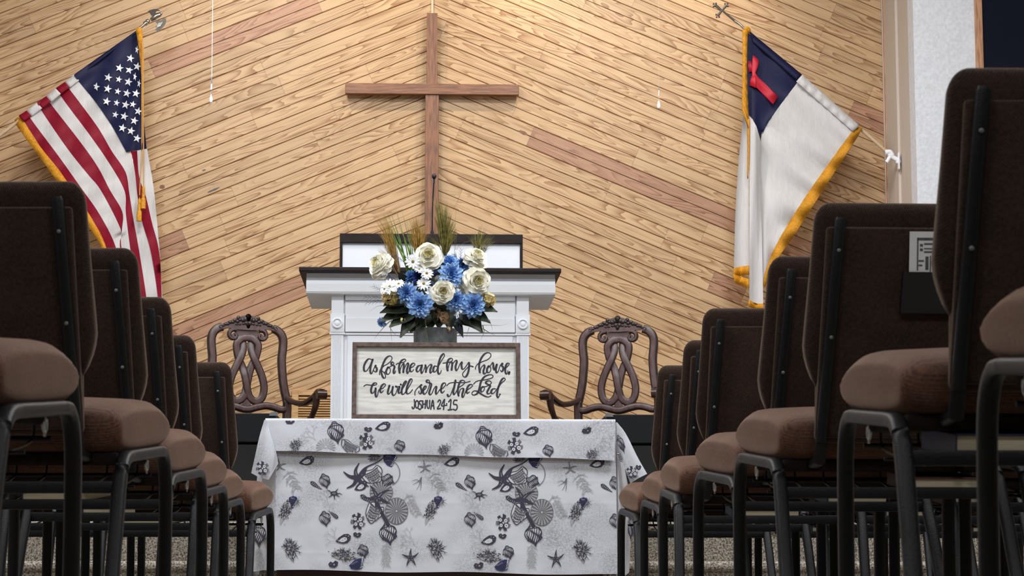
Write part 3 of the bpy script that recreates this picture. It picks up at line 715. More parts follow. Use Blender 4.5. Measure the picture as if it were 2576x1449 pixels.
        lathe(bm, [(.017, 0), (.017, .02), (.014, .024)], rx_ * 1.05, -.03, 12); obj('leg', bm, mt, t, 50)
        bm = NB(); Q = [(fx - s * .016, .43 + .011 * math.cos(a), .322 + .014 * math.sin(a)) for a in [PI * .95 + k * PI * 1.25 / 10 for k in range(11)]]
        tube(bm, Q, .0032, seg=8, ref=(1, 0, 0)); tube(bm, [(fx - s * .016, .43, .335), (fx - s * .016, .43, .30)], .0022, seg=6, ref=(1, 0, 0)); obj('ganging_hook', bm, M['chrome'], t, 60)
    # book rack: flat rear bar, wires rising to the front
    bm = NB(); box(bm, -.232, .232, .088, .098, .243, .268, .003); obj('rack_rear_bar', bm, mt, t, 40)
    bm = NB()
    for k in range(7):
        x = -.20 + .4 * k / 6; tube(bm, spline([(x, .098, .25), (x, .13, .247), (x, .30, .268), (x, .47, .296), (x, .49, .335)], 4), .0028, seg=6, ref=(1, 0, 0))
    tube(bm, [(-.232, .48, .30), (.232, .48, .30)], .0045, seg=6); tube(bm, [(-.232, .29, .2655), (.232, .29, .2655)], .003, seg=6)
    obj('book_rack', bm, mt, t, 60)
    return t

proto = make_chair(); first = [True]
ORD = ['front', 'second', 'third', 'fourth', 'fifth', 'sixth', 'seventh']
CHAIR = {}
HALF = .262
def place_chair(x, y, side, row, col, rz=0.0):
    if first[0]: o = proto; first[0] = False
    else: o = copy_tree(proto)
    o.location = (x, y, 0); o.rotation_euler.z = rz
    flag = 'striped-flag side' if side == 'L' else 'white-flag side'
    pos = ('at the aisle end', 'second from the aisle', 'third from the aisle')[col]
    r = 'front row by the table' if row == 0 else ORD[row] + ' row from the table'
    tag(o, 'brown church chair %s, %s, %s' % (pos, r, flag), 'chair', 'brown church chairs on the ' + flag)
    CHAIR[(side, row, col)] = o
    return o
left_ = [(0, 8.18, -.540, 2), (1, 7.313, -.588, 2), (2, 6.355, -.566, 2), (3, 5.436, -.547, 1), (4, 4.54, -.545, 1), (5, 3.36, -.575, 1)]
right = [(0, 8.22, .783, 3), (1, 7.38, .787, 3), (2, 6.53, .760, 3), (3, 5.50, .747, 2), (4, 4.72, .745, 2), (5, 3.46, .755, 1), (6, 2.58, .79, 1)]
for row, y, xe, n in left_:                                 # turned a few degrees towards the middle
    for c in range(n): place_chair(xe - HALF - .034 - c * .535, y + .033 * c, 'L', row, c, -.062)
for (row, y, xe, n), rz in zip(right, (.015, .0, -.035, .06, .018, -.02, .0)):
    for c in range(n): place_chair(xe + HALF + .5 * rz + c * .535, y + .535 * rz * c, 'R', row, c, rz)

# card pocket on one chair, with a folded bulletin standing in it
oc = CHAIR[('R', 4, 0)]; oc['label'] = 'brown church chair with black card pocket on its back, fifth row from table, white-flag side'
yb = oc.location.y
Yk = yb + .04
a, b = at(2258, 690, Yk), at(2386, 792, Yk)
bm = NB(); prism(bm, [(a.x, b.z), (b.x, b.z), (b.x, a.z), (a.x + .005, a.z)], lambda p, q, d: (p - oc.location.x, d + (0.87 - q) * .17 - .012, q), -.012, .0)
obj('card_pocket', bm, M['black_plastic'], oc)
c0, c1 = at(2276, 591, Yk), at(2352, 700, Yk)
T0 = ((c0.x + c1.x) / 2, yb + .05, c1.z - .03)
t = thing('church_bulletin', 'white printed bulletin card standing in the black pocket of a chair back', 'card', T0)
cy = lambda q: yb + (0.87 - q) * .17 - .0175
bm = NB(); prism(bm, [(c0.x, c1.z - .03), (c1.x, c1.z - .03), (c1.x - .003, c0.z), (c0.x + .001, c0.z)], lambda p, q, d: (p, cy(q) + d, q), -.0012, .0012); obj('card', bm, M['paper'], t, world=T0)
bm = NB(); W_, H_ = c1.x - c0.x, c0.z - c1.z
for (u0, u1, v0, v1, mi) in ((.26, .97, .12, .96, 0),):
    for (ua, ub, va, vb) in ((u0, u0 + .05, v0, .86), (u0, u1, .80, .86), (.36, .46, .66, .72), (.36, .46, .56, .62), (.5, .95, .70, .74), (.5, .9, .60, .63), (.5, .95, .52, .56), (.32, .5, .32, .36), (.32, .45, .22, .26), (.55, .66, .14, .44), (.70, .74, .1, .46)):
        box(bm, c0.x + ua * W_, c0.x + ub * W_, 0, .0004, c1.z + va * H_, c1.z + vb * H_)
for v in bm.verts: v.co.y = cy(v.co.z) - .0014 - (0.0004 - v.co.y)
obj('print', bm, M['paper_ink'], t, world=T0)

# hymnals lying in the racks
def hymnal(side, row, col, dx, rz, w=.152, l=.225, h=.030, cover='book_blue', note='navy', k=0, dy=0.0):
    o = CHAIR[(side, row, col)]; base = Vector(o.location)
    flag = 'striped-flag side' if side == 'L' else 'white-flag side'
    pos = ('aisle chair', 'second chair from aisle', 'third chair from aisle')[col]
    r = 'front row' if row == 0 else ORD[row] + ' row from table'
    t = thing('hymnal', '%s hymnal under the %s, %s, %s' % (note, pos, r, flag), 'book', base + Vector((dx, .23 + dy, .272)), rz, 'hymnals in the chair racks')
    t.rotation_euler = (math.radians(6.8), 0, rz)
    bm = NB(); box(bm, -w / 2 + .003, w / 2 - .004, -l / 2 + .004, l / 2 - .004, .003, h - .003); obj('pages', bm, M['page'], t)
    bm = NB(); box(bm, -w / 2, w / 2, -l / 2, l / 2, 0, .003, .0008); box(bm, -w / 2, w / 2, -l / 2, l / 2, h - .003, h, .0008); box(bm, -w / 2, -w / 2 + .003, -l / 2, l / 2, 0, h, .0008); obj('cover', bm, M[cover], t)
    return t
hymnal('R', 5, 0, -.075, .02, note='thick navy', h=.036)
hymnal('R', 3, 0, .060, .0, h=.034)
hymnal('R', 3, 1, -.17, .03, note='brown', cover='book_red')
hymnal('R', 2, 0, .03, -.05, w=.20, note='wide navy')
hymnal('R', 2, 1, -.09, .04); hymnal('R', 1, 1, .02, .0); hymnal('R', 1, 2, -.08, .05, note='brown', cover='book_red')
hymnal('R', 0, 1, -.05, .0); hymnal('R', 0, 2, .02, -.04, note='brown', cover='book_red'); hymnal('R', 4, 0, .12, .03, note='brown', cover='book_red')
hymnal('L', 3, 0, -.015, -.3, h=.034, note='thick navy', dy=.03); hymnal('L', 2, 0, -.03, .25, h=.032); hymnal('L', 1, 0, .04, -.35, note='brown', cover='book_red')
hymnal('L', 2, 1, .05, .1, note='brown', cover='book_red'); hymnal('L', 1, 1, .0, .0)

# ------------------------------------------------------------------ communion table and its cloth
TY = 9.25; TA, TB = -.612, .816; TZ = .741; TD = .56
T0 = ((TA + TB) / 2, TY + TD / 2, 0)
t = thing('communion_table', 'dark brown wooden communion table hidden under a white seashell cloth', 'table', T0)
bm = NB(); box(bm, TA + .004, TB - .004, TY + .012, TY + TD - .004, TZ - .035, TZ - .003, .005); obj('tabletop', bm, M['table_wood'], t, world=T0)
bm = NB(); box(bm, TA + .06, TB - .06, TY + .055, TY + .085, .07, TZ - .035, .003); obj('front_panel', bm, M['table_wood'], t, world=T0)
bm = NB(); box(bm, TA + .03, TB - .03, TY + .032, TY + TD - .04, 0.0, .085, .006); obj('plinth', bm, M['table_wood'], t, world=T0)
for x in (TA + .05, TB - .11):
    for y in (TY + .05, TY + TD - .11):
        bm = NB(); box(bm, x, x + .06, y, y + .06, .08, TZ - .034, .004); obj('leg', bm, M['table_wood'], t, world=T0)

def wav(x, z, s=0.0): return .0035 * math.sin(x * 9 + s) + .0005 * math.sin(x * 21 + z * 4 + s * 2)
def ridge(v, c, w_=.007): return .0004 * math.exp(-((v - c) / w_) ** 2)
CRX = at(1124, 1250, TY).x; CRZ = [at(1100, y, TY).z for y in (1210, 1266, 1392)]
def drop_y(x, z):          # the hanging front
    f = (TZ - z) / .62
    return TY + .006 + wav(x, z, .4) * min(1, f * 2) - .008 * f - ridge(x, CRX) - sum(ridge(z, c) for c in CRZ)
def fold_y(x, z):          # the shorter fold lying over it
    f = (TZ - z) / .14
    return TY - .010 + .006 * min(1, f) * math.sin(x * 6.5 + 1) - .006 * f + wav(x, z, 2.) * min(1, f)
T0 = ((TA + TB) / 2, TY + TD / 2, TZ)
tc = thing('tablecloth', 'white tablecloth printed with gray and blue seashells draped over the table', 'tablecloth', T0)

def grid(bm, fn, nx, nz, mi=0):
    V = [[bm.verts.new(fn(i / nx, j / nz)) for i in range(nx + 1)] for j in range(nz + 1)]
    for j in range(nz):
        for i in range(nx):
            f = bm.faces.new((V[j][i], V[j][i + 1], V[j + 1][i + 1], V[j + 1][i])); f.material_index = mi
def lerp(a, b, t): return a + (b - a) * t

# printed motifs in unit coordinates: list of (polygon, material index); 1 dark 2 gray 3 pale 4 blue 5 white
def circ(cx, cy, rx, ry=None, n=20, a0=0, a1=2 * PI):
    ry = ry or rx; return [(cx + rx * math.cos(a0 + (a1 - a0) * k / n), cy + ry * math.sin(a0 + (a1 - a0) * k / n)) for k in range(n + (0 if abs(a1 - a0) > 6.2 else 1))]
def strip(pts, w, w2=None):
    Q = [(p.x, p.y) for p in spline([(a, b, 0) for a, b in pts], 4)]; n = len(Q); Lf, R_ = [], []
    for i, (x, y) in enumerate(Q):
        x0, y0 = Q[max(0, i - 1)]; x1, y1 = Q[min(n - 1, i + 1)]; d = math.hypot(x1 - x0, y1 - y0) or 1
        k = w + ((w2 if w2 is not None else w) - w) * i / max(1, n - 1); nx, ny = -(y1 - y0) / d * k, (x1 - x0) / d * k
        Lf.append((x + nx, y + ny)); R_.append((x - nx, y - ny))
    return [[Lf[i], Lf[i + 1], R_[i + 1], R_[i]] for i in range(n - 1)]
def starfish(m=1, seed=0, w=.17):
    r = random.Random(seed); out = []
    for k in range(5):
        a = PI / 2 + k * 2 * PI / 5 + r.uniform(-.12, .12); b = r.uniform(-.35, .35)
        out += [(q, m) for q in strip([(0, 0), (.5 * math.cos(a), .5 * math.sin(a)), (math.cos(a + b), math.sin(a + b))], w, .03)]
        out += [(q, 3) for q in strip([(.1 * math.cos(a), .1 * math.sin(a)), (.45 * math.cos(a + .03), .45 * math.sin(a + .03))], .022, .01)]
    return out
def disc(m=2, n=20, half=False):
    out = [(circ(0, 0, 1, n=36), m)]
    for k in range(n):
        a = 2 * PI * k / n; out.append(([(.06 * math.cos(a), .06 * math.sin(a)), (.95 * math.cos(a - .06), .95 * math.sin(a - .06)), (.95 * math.cos(a + .07), .95 * math.sin(a + .07))], 3))
    out.append((circ(0, 0, .07, n=10), 5)); return out
def striped(m=1, seed=0, n=9):
    r = random.Random(seed)
    body = [(-.15, 1.0), (-.35, .75), (-.75, .45), (-.9, .05), (-.7, -.4), (-.3, -.75), (.05, -1.0), (.3, -.75), (.65, -.45), (.9, 0), (.8, .45), (.4, .7), (.2, .95)]
    out = [(body, 5)]
    out += [(q, m) for q in strip(body + [body[0]], .05)]
    for k in range(n):
        x = -.72 + 1.45 * k / (n - 1); h = .85 * math.sqrt(max(.05, 1 - (x / .95) ** 2))
        pts = [(x + .10 * math.sin(j * 1.5 + k) + .12 * (1 - abs(j - 3) / 3), -h + 2 * h * j / 6 * .95) for j in range(7)]
        out += [(q, m) for q in strip(pts, r.uniform(.05, .10), .025)]
    out += [(q, m) for q in strip([(-.7, .45), (-.2, .62), (.5, .55)], .05, .03)] + [(q, m) for q in strip([(-.4, .72), (0, .85), (.3, .72)], .05, .03)] + [([(-.2, -.85), (.0, -1.3), (.2, -.8)], m)]
    return out
def cone(m=1):
    out = [([(-1, -.35), (-.55, .25), (.05, .75), (.6, .8), (.95, .45), (.85, -.15), (.5, -.6), (0, -.72), (-.6, -.6)], m)]
    out.append(([(-.6, -.25), (-.25, .12), (.1, .3), (.42, .18), (.45, -.2), (.1, -.48), (-.3, -.5)], 5))
    out += [(circ(.2, .02, .07), m), (circ(-.1, -.2, .09), 3), (circ(.62, .45, .08), 3), (circ(.3, .52, .06), 3), (circ(.7, .1, .06), 2)]
    return out
def spindle(m=1):
    out = [([(-1, .0), (-.75, .26), (-.35, .27), (.2, .17), (1, .02), (.2, -.17), (-.35, -.27), (-.75, -.26)], m)]
    for k in range(6):
        x = -.7 + .24 * k; h = .2 * (1 - k / 8); out += [(q, 3) for q in strip([(x, -h), (x + .08, 0), (x, h)], .03)]
    return out
def murex(m=1, seed=0, n=130, spikes=12):
    r = random.Random(seed); out = [([(-.35, 1), (-.75, .5), (-.6, -.1), (-.25, -.8), (0, -1.1), (.15, -.7), (.55, -.1), (.65, .4), (.3, .8)], 3)]
    for _ in range(n):
        x, y = r.gauss(0, .33), r.gauss(.05, .42)
        out.append((circ(x, y, r.uniform(.03, .10), r.uniform(.03, .08), n=6), m if r.random() < .7 else 2))
    for k in range(spikes):
        a = r.uniform(-.6, 3.8); out += [(q, m) for q in strip([(.45 * math.cos(a), .5 * math.sin(a)), (r.uniform(.8, 1.05) * math.cos(a), r.uniform(.8, 1.1) * math.sin(a))], .04, .01)]
    return out
def plaid(m=1, seed=0):
    body = [(-.95, .6), (-.5, .95), (.2, .75), (.75, .9), (.95, .2), (.6, -.5), (.35, -.95), (-.2, -.8), (-.75, -.3)]
    out = [(body, 5)] + [(q, m) for q in strip(body + [body[0]], .04)]
    for k in range(6):
        y = .65 - .26 * k; out += [(q, 2 if k % 2 else m) for q in strip([(-.78 + .1 * k, y), (0, y - .12), (.72 - .06 * k, y + .02)], .075, .06)]
    for k in range(7):
        x = -.62 + .2 * k; out += [(q, 2) for q in strip([(x, .6), (x + .08, 0), (x + .12, -.55)], .05)]
    return out
def fan(m=4):
    out = [([(-.9, .7), (-.2, 1), (.5, .95), (.95, .5), (.6, -.1), (.2, -.85), (-.4, -.6), (-.85, .0)], m)]
    for k in range(7): out += [(q, 5) for q in strip([(.05 + .12 * k, -.62 + .22 * k), (.45 + .09 * k, -.5 + .24 * k)], .05)]
    for k in range(9): out += [(q, 1) for q in strip([(-.8 + .15 * k, .55 - .02 * k), (-.5 + .13 * k, .05), (-.2 + .08 * k, -.5)], .022)]
    for k in range(5): out += [(q, 3) for q in strip([(-.6 + .16 * k, .75), (-.45 + .14 * k, .5)], .03, .01)]
    return out
def cluster(m=1, seed=0):
    r = random.Random(seed); out = []
    for k in range(7):
        a = k * 2 * PI / 7 + .3; out.append(([(.25 * math.cos(a - .6), .25 * math.sin(a - .6)), (r.uniform(.85, 1.05) * math.cos(a - .25), r.uniform(.85, 1.05) * math.sin(a - .25)), (1.0 * math.cos(a + .2), 1.0 * math.sin(a + .2)), (.3 * math.cos(a + .6), .3 * math.sin(a + .6))], m if k % 3 else 2))
    out.append((circ(0, 0, .62, n=14), m))
    for (x, y, q) in ((-.3, .35, .2), (.35, .15, .22), (.3, -.4, .24), (-.35, -.25, .2), (.0, -.02, .12), (-.05, .72, .14)):
        out += [(circ(x, y, q), 5), (circ(x, y, q * .35), 2)]
    return out
def heart(m=1): return [([(0, -.8), (-.8, -.3), (-.9, .4), (-.4, .8), (0, .35), (.5, .7), (.95, .2), (.6, -.6)], m), (circ(.1, -.1, .16), 3), (circ(-.4, .2, .12), 2)]
def crab(m=1):
    out = [(circ(0, 0, .5, .36, 14), m), (circ(0, .02, .3, .2, 10), 2)]
    for (x, y, b) in ((-1, .5, .2), (-.75, -.6, -.1), (.1, -.95, .1), (.8, -.5, -.1), (1.1, -.2, .5), (.6, .7, .1)): out += [(q, m) for q in strip([(x * .35, y * .35), (x * .7, y * .75 + b * .3), (x, y)], .09, .03)]
    return out
def weed(m=3, seed=0, n=7):
    r = random.Random(seed); out = []; st = [(0, 1), (.08, .4), (-.02, -.2), (.1, -1)]
    out += [(q, m) for q in strip(st, .03, .02)]
    for k in range(n):
        y = .8 - 1.7 * k / n + r.uniform(-.06, .06)
        for s in (-1, 1):
            l = r.uniform(.35, .85) * (1 - .3 * k / n); out += [(q, m) for q in strip([(.03, y), (s * l * .5, y - .16), (s * l, y - r.uniform(.3, .6))], .05, .015)]
            if r.random() < .7: out += [(q, m) for q in strip([(s * l * .5, y - .16), (s * (l * .5 + .22), y - .1)], .05, .015)]
    return out
def coral(m=3, seed=0):
    r = random.Random(seed); out = []
    def br(x, y, a, l, d):
        x1, y1 = x + l * math.cos(a), y + l * math.sin(a); out.extend((q, m) for q in strip([(x, y), ((x + x1) / 2 + r.uniform(-.05, .05), (y + y1) / 2), (x1, y1)], .028 - .004 * (4 - d), .016))
        if d: br(x1, y1, a + r.uniform(.3, .7), l * .72, d - 1); br(x1, y1, a - r.uniform(.3, .8), l * .7, d - 1)
    br(0, -1, PI / 2 + .2, .7, 3); br(-.2, -.7, PI / 2 + 1.1, .5, 2); return out
def roots(m=2):
    out = []
    for e in ((-.9, -.5), (-.5, -1), (-.1, -1.1), (-1, -.1)): out += [(q, m) for q in strip([(0, .3), (e[0] * .25, -.1), (e[0] * .5, e[1] * .7 + .1), e], .05, .012)]
    return out
def ringm(m=2): return [(q, m) for q in strip(circ(0, 0, 1, n=24, a0=-1.2, a1=1.9), .03)]

MOT = [('cone', (425, 345), 50, 38, 0, (0, 1, 2), {}), ('star_g', (255, 375), 45, 45, .2, (0, 1, 2), {}), ('weed', (335, 470), 62, 70, .45, (0, 1, 2), {}), ('roots', (235, 455), 60, 60, 0, (0, 1, 2), {}),
       ('striped', (537, 468), 36, 44, .3, (0, 1, 2), {}), ('spindle', (485, 500), 46, 46, -.6, (0, 1, 2), {}), ('crab', (595, 548), 46, 40, 0, (0, 1, 2), {}), ('coral', (560, 560), 60, 50, 0, (0, 1), {}),
       ('disc', (890, 540), 72, 72, 0, (0, 1), {}), ('ring', (935, 420), 70, 78, 0, (0, 1), {}), ('murex', (850, 325), 45, 40, .3, (0, 1), {}), ('plaid', (840, 440), 70, 52, .5, (0, 1), {}), ('fan', (945, 345), 48, 46, 0, (0, 1), {}), ('striped', (928, 465), 42, 38, 1.2, (0, 1), {}),
       ('armd', (830, 385), 100, 40, .3, (0, 1), {}), ('star', (738, 450), 92, 92, .08, (0, 1), {}), ('cone', (762, 503), 44, 38, .2, (0, 1), {}), ('spindle', (800, 585), 50, 50, -.6, (0, 1), {}), ('star', (865, 575), 90, 90, .5, (0, 1), {}),
       ('disc', (985, 658), 72, 84, 0, (0, 1), {}), ('plaid', (840, 670), 56, 66, -.5, (0, 1), {}), ('arm', (895, 670), 70, 90, 0, (0, 1), {}), ('striped', (932, 795), 58, 64, .2, (0, 1), {}),
       ('weed', (1085, 620), 60, 80, .5, (0, 1), {}), ('coral', (1075, 800), 60, 70, .3, (0, 1), {}), ('murex', (1195, 665), 42, 78, -.35, (-1, 0, 1), {}), ('fan', (1243, 606), 32, 42, -.2, (-1, 0, 1), {}), ('spk', (1270, 600), 30, 40, 0, (-1, 0, 1), {}),
       ('cluster', (745, 722), 48, 56, .2, (0, 1), {}), ('heart', (740, 806), 28, 22, 0, (0, 1), {}), ('cone', (654, 832), 50, 40, 0, (0, 1), {}), ('striped', (538, 702), 38, 44, .2, (0, 1, 2), {}), ('spindle', (590, 678), 40, 40, -.65 + PI, (0, 1, 2), {}), ('coral', (560, 620), 50, 40, 2., (0, 1), {}),
       ('murex', (662, 930), 46, 84, 1.35, (0, 1), {}), ('striped', (776, 905), 36, 40, .3, (0, 1), {}), ('fan', (745, 995), 56, 36, .5, (0, 1), {}), ('heart', (592, 990), 34, 28, .3, (0, 1, 2), {}), ('weed', (920, 930), 56, 80, 0, (0, 1), {}), ('star', (1072, 948), 58, 58, .1, (0, 1), {}),
       ('murex', (1232, 895), 54, 76, .2, (-1, 0, 1), {}), ('spk', (1245, 900), 60, 66, 0, (-1, 0, 1), {}), ('coral', (600, 800), 70, 60, .5, (0, 1, 2), {})]
TOP = [('heart', (325, 98), 34, 26, .4, (0, 1, 2), {}), ('coral', (470, 160), 50, 60, .2, (0, 1, 2), {}), ('striped', (607, 165), 54, 64, .2, (0, 1, 2), {}), ('disc', (545, 262), 64, 60, 0, (0, 1), {}), ('plaid', (692, 262), 66, 36, -.5, (0, 1, 2), {}),
       ('cluster', (800, 225), 50, 54, .5, (0, 1), {}), ('cone', (900, 132), 50, 38, 0, (0, 1), {}), ('heart', (808, 150), 28, 20, 0, (0, 1), {}), ('striped', (1005, 252), 36, 36, .3, (0, 1), {}), ('spindle', (958, 282), 44, 44, -.6, (0, 1), {}), ('murex', (355, 255), 40, 56, -.7, (0, 1, 2), {}), ('spk', (1245, 120), 40, 30, .5, (0, 1), {}), ('coral', (410, 200), 60, 40, 1., (0, 1, 2), {})]
def motif(kind, seed):
    return {'cone': cone, 'star': lambda: starfish(1, seed), 'star_g': lambda: starfish(2, 3, .13), 'weed': lambda: weed(3, seed), 'roots': roots, 'striped': lambda: striped(1, seed), 'spindle': spindle, 'crab': crab, 'coral': lambda: coral(3, seed), 'disc': disc, 'ring': ringm, 'murex': lambda: murex(1, seed), 'plaid': plaid, 'fan': fan,
            'armd': lambda: [(q, 1) for q in strip([(-1, -.9), (-.4, .2), (.4, .5), (1, 1)], .14, .06)], 'arm': lambda: [(q, 1) for q in strip([(-.6, 1), (-.1, .1), (.6, -.9)], .13, .16)],
            'spk': lambda: [(q, 1) for k in range(9) for q in strip([(.15 * math.cos(k * .7 - 1), .15 * math.sin(k * .7 - 1)), (math.cos(k * .7 - 1), math.sin(k * .7 - 1))], .05, .01)], 'cluster': lambda: cluster(1, seed), 'heart': heart}[kind]()
def print_on(bm, items, yf, dxr, zlim, xlim, eps=.0012):
    n = 0
    for it, (kind, (cx, cy), sx, sy, rot, reps, _) in enumerate(items):
        polys = motif(kind, it)
        for r_ in reps:
            n += 1
            x0 = cx + r_ * dxr[0]; y0 = cy + r_ * dxr[1] * (1 if r_ > 0 else 0)
            ca, sa = math.cos(rot), math.sin(rot)
            for li, (pl, m) in enumerate(polys):
                pts = []
                for (a, b) in pl:
                    a, b = a * sx, b * sy; a, b = a * ca - b * sa, a * sa + b * ca
                    q = at(600 + (x0 + a) / 2.477, 1020 + (y0 - b) / 2.477, TY); pts.append((q.x, q.z))
                area2 = sum(pts[i][0] * pts[(i + 1) % len(pts)][1] - pts[(i + 1) % len(pts)][0] * pts[i][1] for i in range(len(pts)))
                if abs(area2) < 1e-8: continue
                if area2 < 0: pts.reverse()
                convex = len(pts) <= 4
                pts = clip(pts, 0, -1, -zlim[0]); pts = clip(pts, 0, 1, zlim[1]) if pts else pts
                pts = clip(pts, 1, 0, xlim[1]) if pts else pts; pts = clip(pts, -1, 0, -xlim[0]) if pts else pts
                if len(pts) < 3: continue
                d = eps + .00004 * it + .000003 * li + (.0005 if li and max(abs(c_) for p_ in pl for c_ in p_) < 1.2 and len(pl) <= 20 and (max(p_[0] for p_ in pl) - min(p_[0] for p_ in pl)) < 1.3 else 0)
                try: f = bm.faces.new([bm.verts.new((x, yf(x, z) - d, z)) for x, z in pts]); f.material_index = m
                except ValueError: pass
zb0, zb1 = at(700, 1434, TY).z, at(1550, 1446, TY).z
zf0, zf1 = at(693, 1135, TY).z, at(1545, 1158, TY).z
XA, XB = at(692, 1300, TY).x, at(1553, 1300, TY).x
def xl_edge(z): return lerp(XA, TA, max(0, (z - .60) / (TZ - .60)) ** 1.3) if z > .60 else XA
bm = NB()
def skirt(u, v):
    zt_ = TZ + .002; zb_ = lerp(zb0, zb1, u) + .003 * math.sin(u * 14)
    z = lerp(zt_, zb_, v); x = lerp(xl_edge(z), lerp(TB, XB, v), u); return (x, drop_y(x, z) - (.004 if v < .02 else 0), z)
grid(bm, skirt, 200, 130)
print_on(bm, MOT, drop_y, (905, 8), (.128, .66), (XA + .003, XB - .004))
CM = [M[k] for k in ('cloth', 'ink_dark', 'ink_gray', 'ink_pale', 'ink_blue', 'ink_white')]
obj('front_drop', bm, CM, tc, 180, world=T0, recalc=False)
bm = NB()
def topfold(u, v):
    zb_ = lerp(zf0, zf1, u) + .002 * math.sin(u * 17)
    xa_ = TA; 
    if v < .35:                                              # the flat top, front to back
        q = v / .35; y = lerp(TY + TD + .004, TY + .0, q); x = lerp(TA - .002, TB + .002, u)
        return (x, y, TZ + .006 + .0015 * math.sin(x * 30 + y * 20))
    if v < .45:
        q = (v - .35) / .10 * PI / 2; x = lerp(TA, TB, u)
        return (x, TY - .010 * math.sin(q), TZ + .006 - .010 * (1 - math.cos(q)))
    q = (v - .45) / .55; z = lerp(TZ - .004, zb_, q); x = lerp(lerp(TA, at(693, 1135, TY).x, q ** 1.3), lerp(TB, at(1545, 1158, TY).x, q), u)
    return (x, fold_y(x, z), z)
grid(bm, topfold, 80, 40)
def fold_print(x, z): return fold_y(x, z)
print_on(bm, TOP, fold_print, (922, 30), (0, TZ - .004), (TA + .006, TB - .008), eps=.0016)
bm2 = bm
# keep the print above the slanting lower edge of the fold
bad = [f for f in bm2.faces if f.material_index and min(v.co.z for v in f.verts) < lerp(zf0, zf1, (f.calc_center_median().x - TA) / (TB - TA)) + .001]
bmesh.ops.delete(bm2, geom=bad, context='FACES')
obj('top_layer', bm2, CM, tc, 180, world=T0, recalc=False)
A3 = lambda L_: [at(x, y, Y) for x, y, Y in L_]
bm = NB()      # left end: corner fold flaring away from the front, then the end drop
loft(bm, [A3([(669, 1056, TY - .006), (679, 1095, TY - .008), (693, 1136, TY + .004), (693, 1300, TY + .004), (696, 1436, TY + .006)]),
          A3([(667, 1056, TY + .01), (664, 1110, TY + .03), (660, 1200, TY + .05), (660, 1320, TY + .06), (662, 1434, TY + .07)]),
          A3([(666, 1056, TY + .06), (655, 1110, TY + .12), (645, 1220, TY + .18), (634, 1330, TY + .2), (622, 1441, TY + .22)]),
          A3([(672, 1064, TY + .40), (662, 1120, TY + .42), (652, 1220, TY + .42), (642, 1330, TY + .42), (632, 1444, TY + .42)]),
          A3([(680, 1070, TY + .565), (676, 1120, TY + .565), (668, 1220, TY + .565), (660, 1330, TY + .565), (652, 1446, TY + .565)])], 26)
n0 = len(bm.faces)
def pr(kind, cx, cy, sx, sy, rot, Y, seed=0):
    for li, (pl, m) in enumerate(motif(kind, seed)):
        pts = []
        for a, b in pl:
            a, b = a * sx, b * sy; a, b = a * math.cos(rot) - b * math.sin(rot), a * math.sin(rot) + b * math.cos(rot)
            pts.append(bm.verts.new(at(cx + a, cy - b, Y(cx + a) - .00001 * li)))
        try: f = bm.faces.new(pts[::-1]); f.material_index = m
        except ValueError: pass
pr('striped', 650, 1343, 20, 26, 0, lambda x: TY + .06 + (662 - x) * .0042 - .012, 3)
pr('weed', 651, 1402, 17, 30, 0, lambda x: TY + .065 + (662 - x) * .0042 - .014, 4)
obj('end_drop', bm, CM, tc, 180, world=T0, recalc=False)
bm = NB()
loft(bm, [A3([(1549, 1062, TY + .012), (1552, 1160, TY + .016), (1556, 1300, TY + .02), (1557, 1446, TY + .02)]),
          A3([(1551, 1064, TY + .10), (1566, 1160, TY + .14), (1576, 1300, TY + .16), (1574, 1447, TY + .17)]),
          A3([(1550, 1066, TY + .30), (1572, 1180, TY + .32), (1588, 1290, TY + .33), (1583, 1440, TY + .34)]),
          A3([(1545, 1071, TY + .565), (1548, 1180, TY + .565), (1550, 1290, TY + .565), (1550, 1450, TY + .565)])], 26)
pr('striped', 1586, 1325, 8, 30, 0, lambda x: TY + .20, 6)
obj('end_drop', bm, CM, tc, 180, world=T0, recalc=False)
bm = NB()      # corners of the upper layer hanging as points
loft(bm, [A3([(665, 1056, TY + .03), (652, 1100, TY + .02), (641, 1150, TY + .02), (632, 1190, TY + .03)]),
          A3([(667, 1056, TY + .0), (664, 1105, TY - .02), (658, 1160, TY - .025), (650, 1200, TY - .015)]),
          A3([(670, 1057, TY - .012), (679, 1098, TY - .026), (690, 1150, TY - .03), (676, 1207, TY - .02)]),
          A3([(671, 1057, TY - .014), (682, 1096, TY - .022), (694, 1134, TY - .022), (700, 1166, TY - .020)])], 18)
pr('cluster', 660, 1178, 17, 19, .3, lambda x: TY - .034, 2)
obj('corner_flap', bm, CM, tc, 180, world=T0, recalc=False)
bm = NB()
loft(bm, [A3([(1550, 1063, TY + .00), (1552, 1100, TY + .01), (1562, 1150, TY + .015), (1586, 1216, TY + .02)]),
          A3([(1551, 1063, TY + .02), (1563, 1090, TY + .02), (1582, 1140, TY + .02), (1606, 1203, TY + .02)]),
          A3([(1552, 1062, TY + .05), (1575, 1092, TY + .05), (1604, 1150, TY + .05), (1628, 1192, TY + .05)])], 18)
pr('striped', 1562, 1116, 9, 22, .35, lambda x: TY - .004, 5); pr('cluster', 1590, 1188, 15, 17, .5, lambda x: TY + .006, 4); pr('heart', 1606, 1176, 8, 9, 0, lambda x: TY + .006); pr('plaid', 1560, 1150, 7, 14, .3, lambda x: TY - .002)
obj('corner_flap', bm, CM, tc, 180, world=T0, recalc=False)

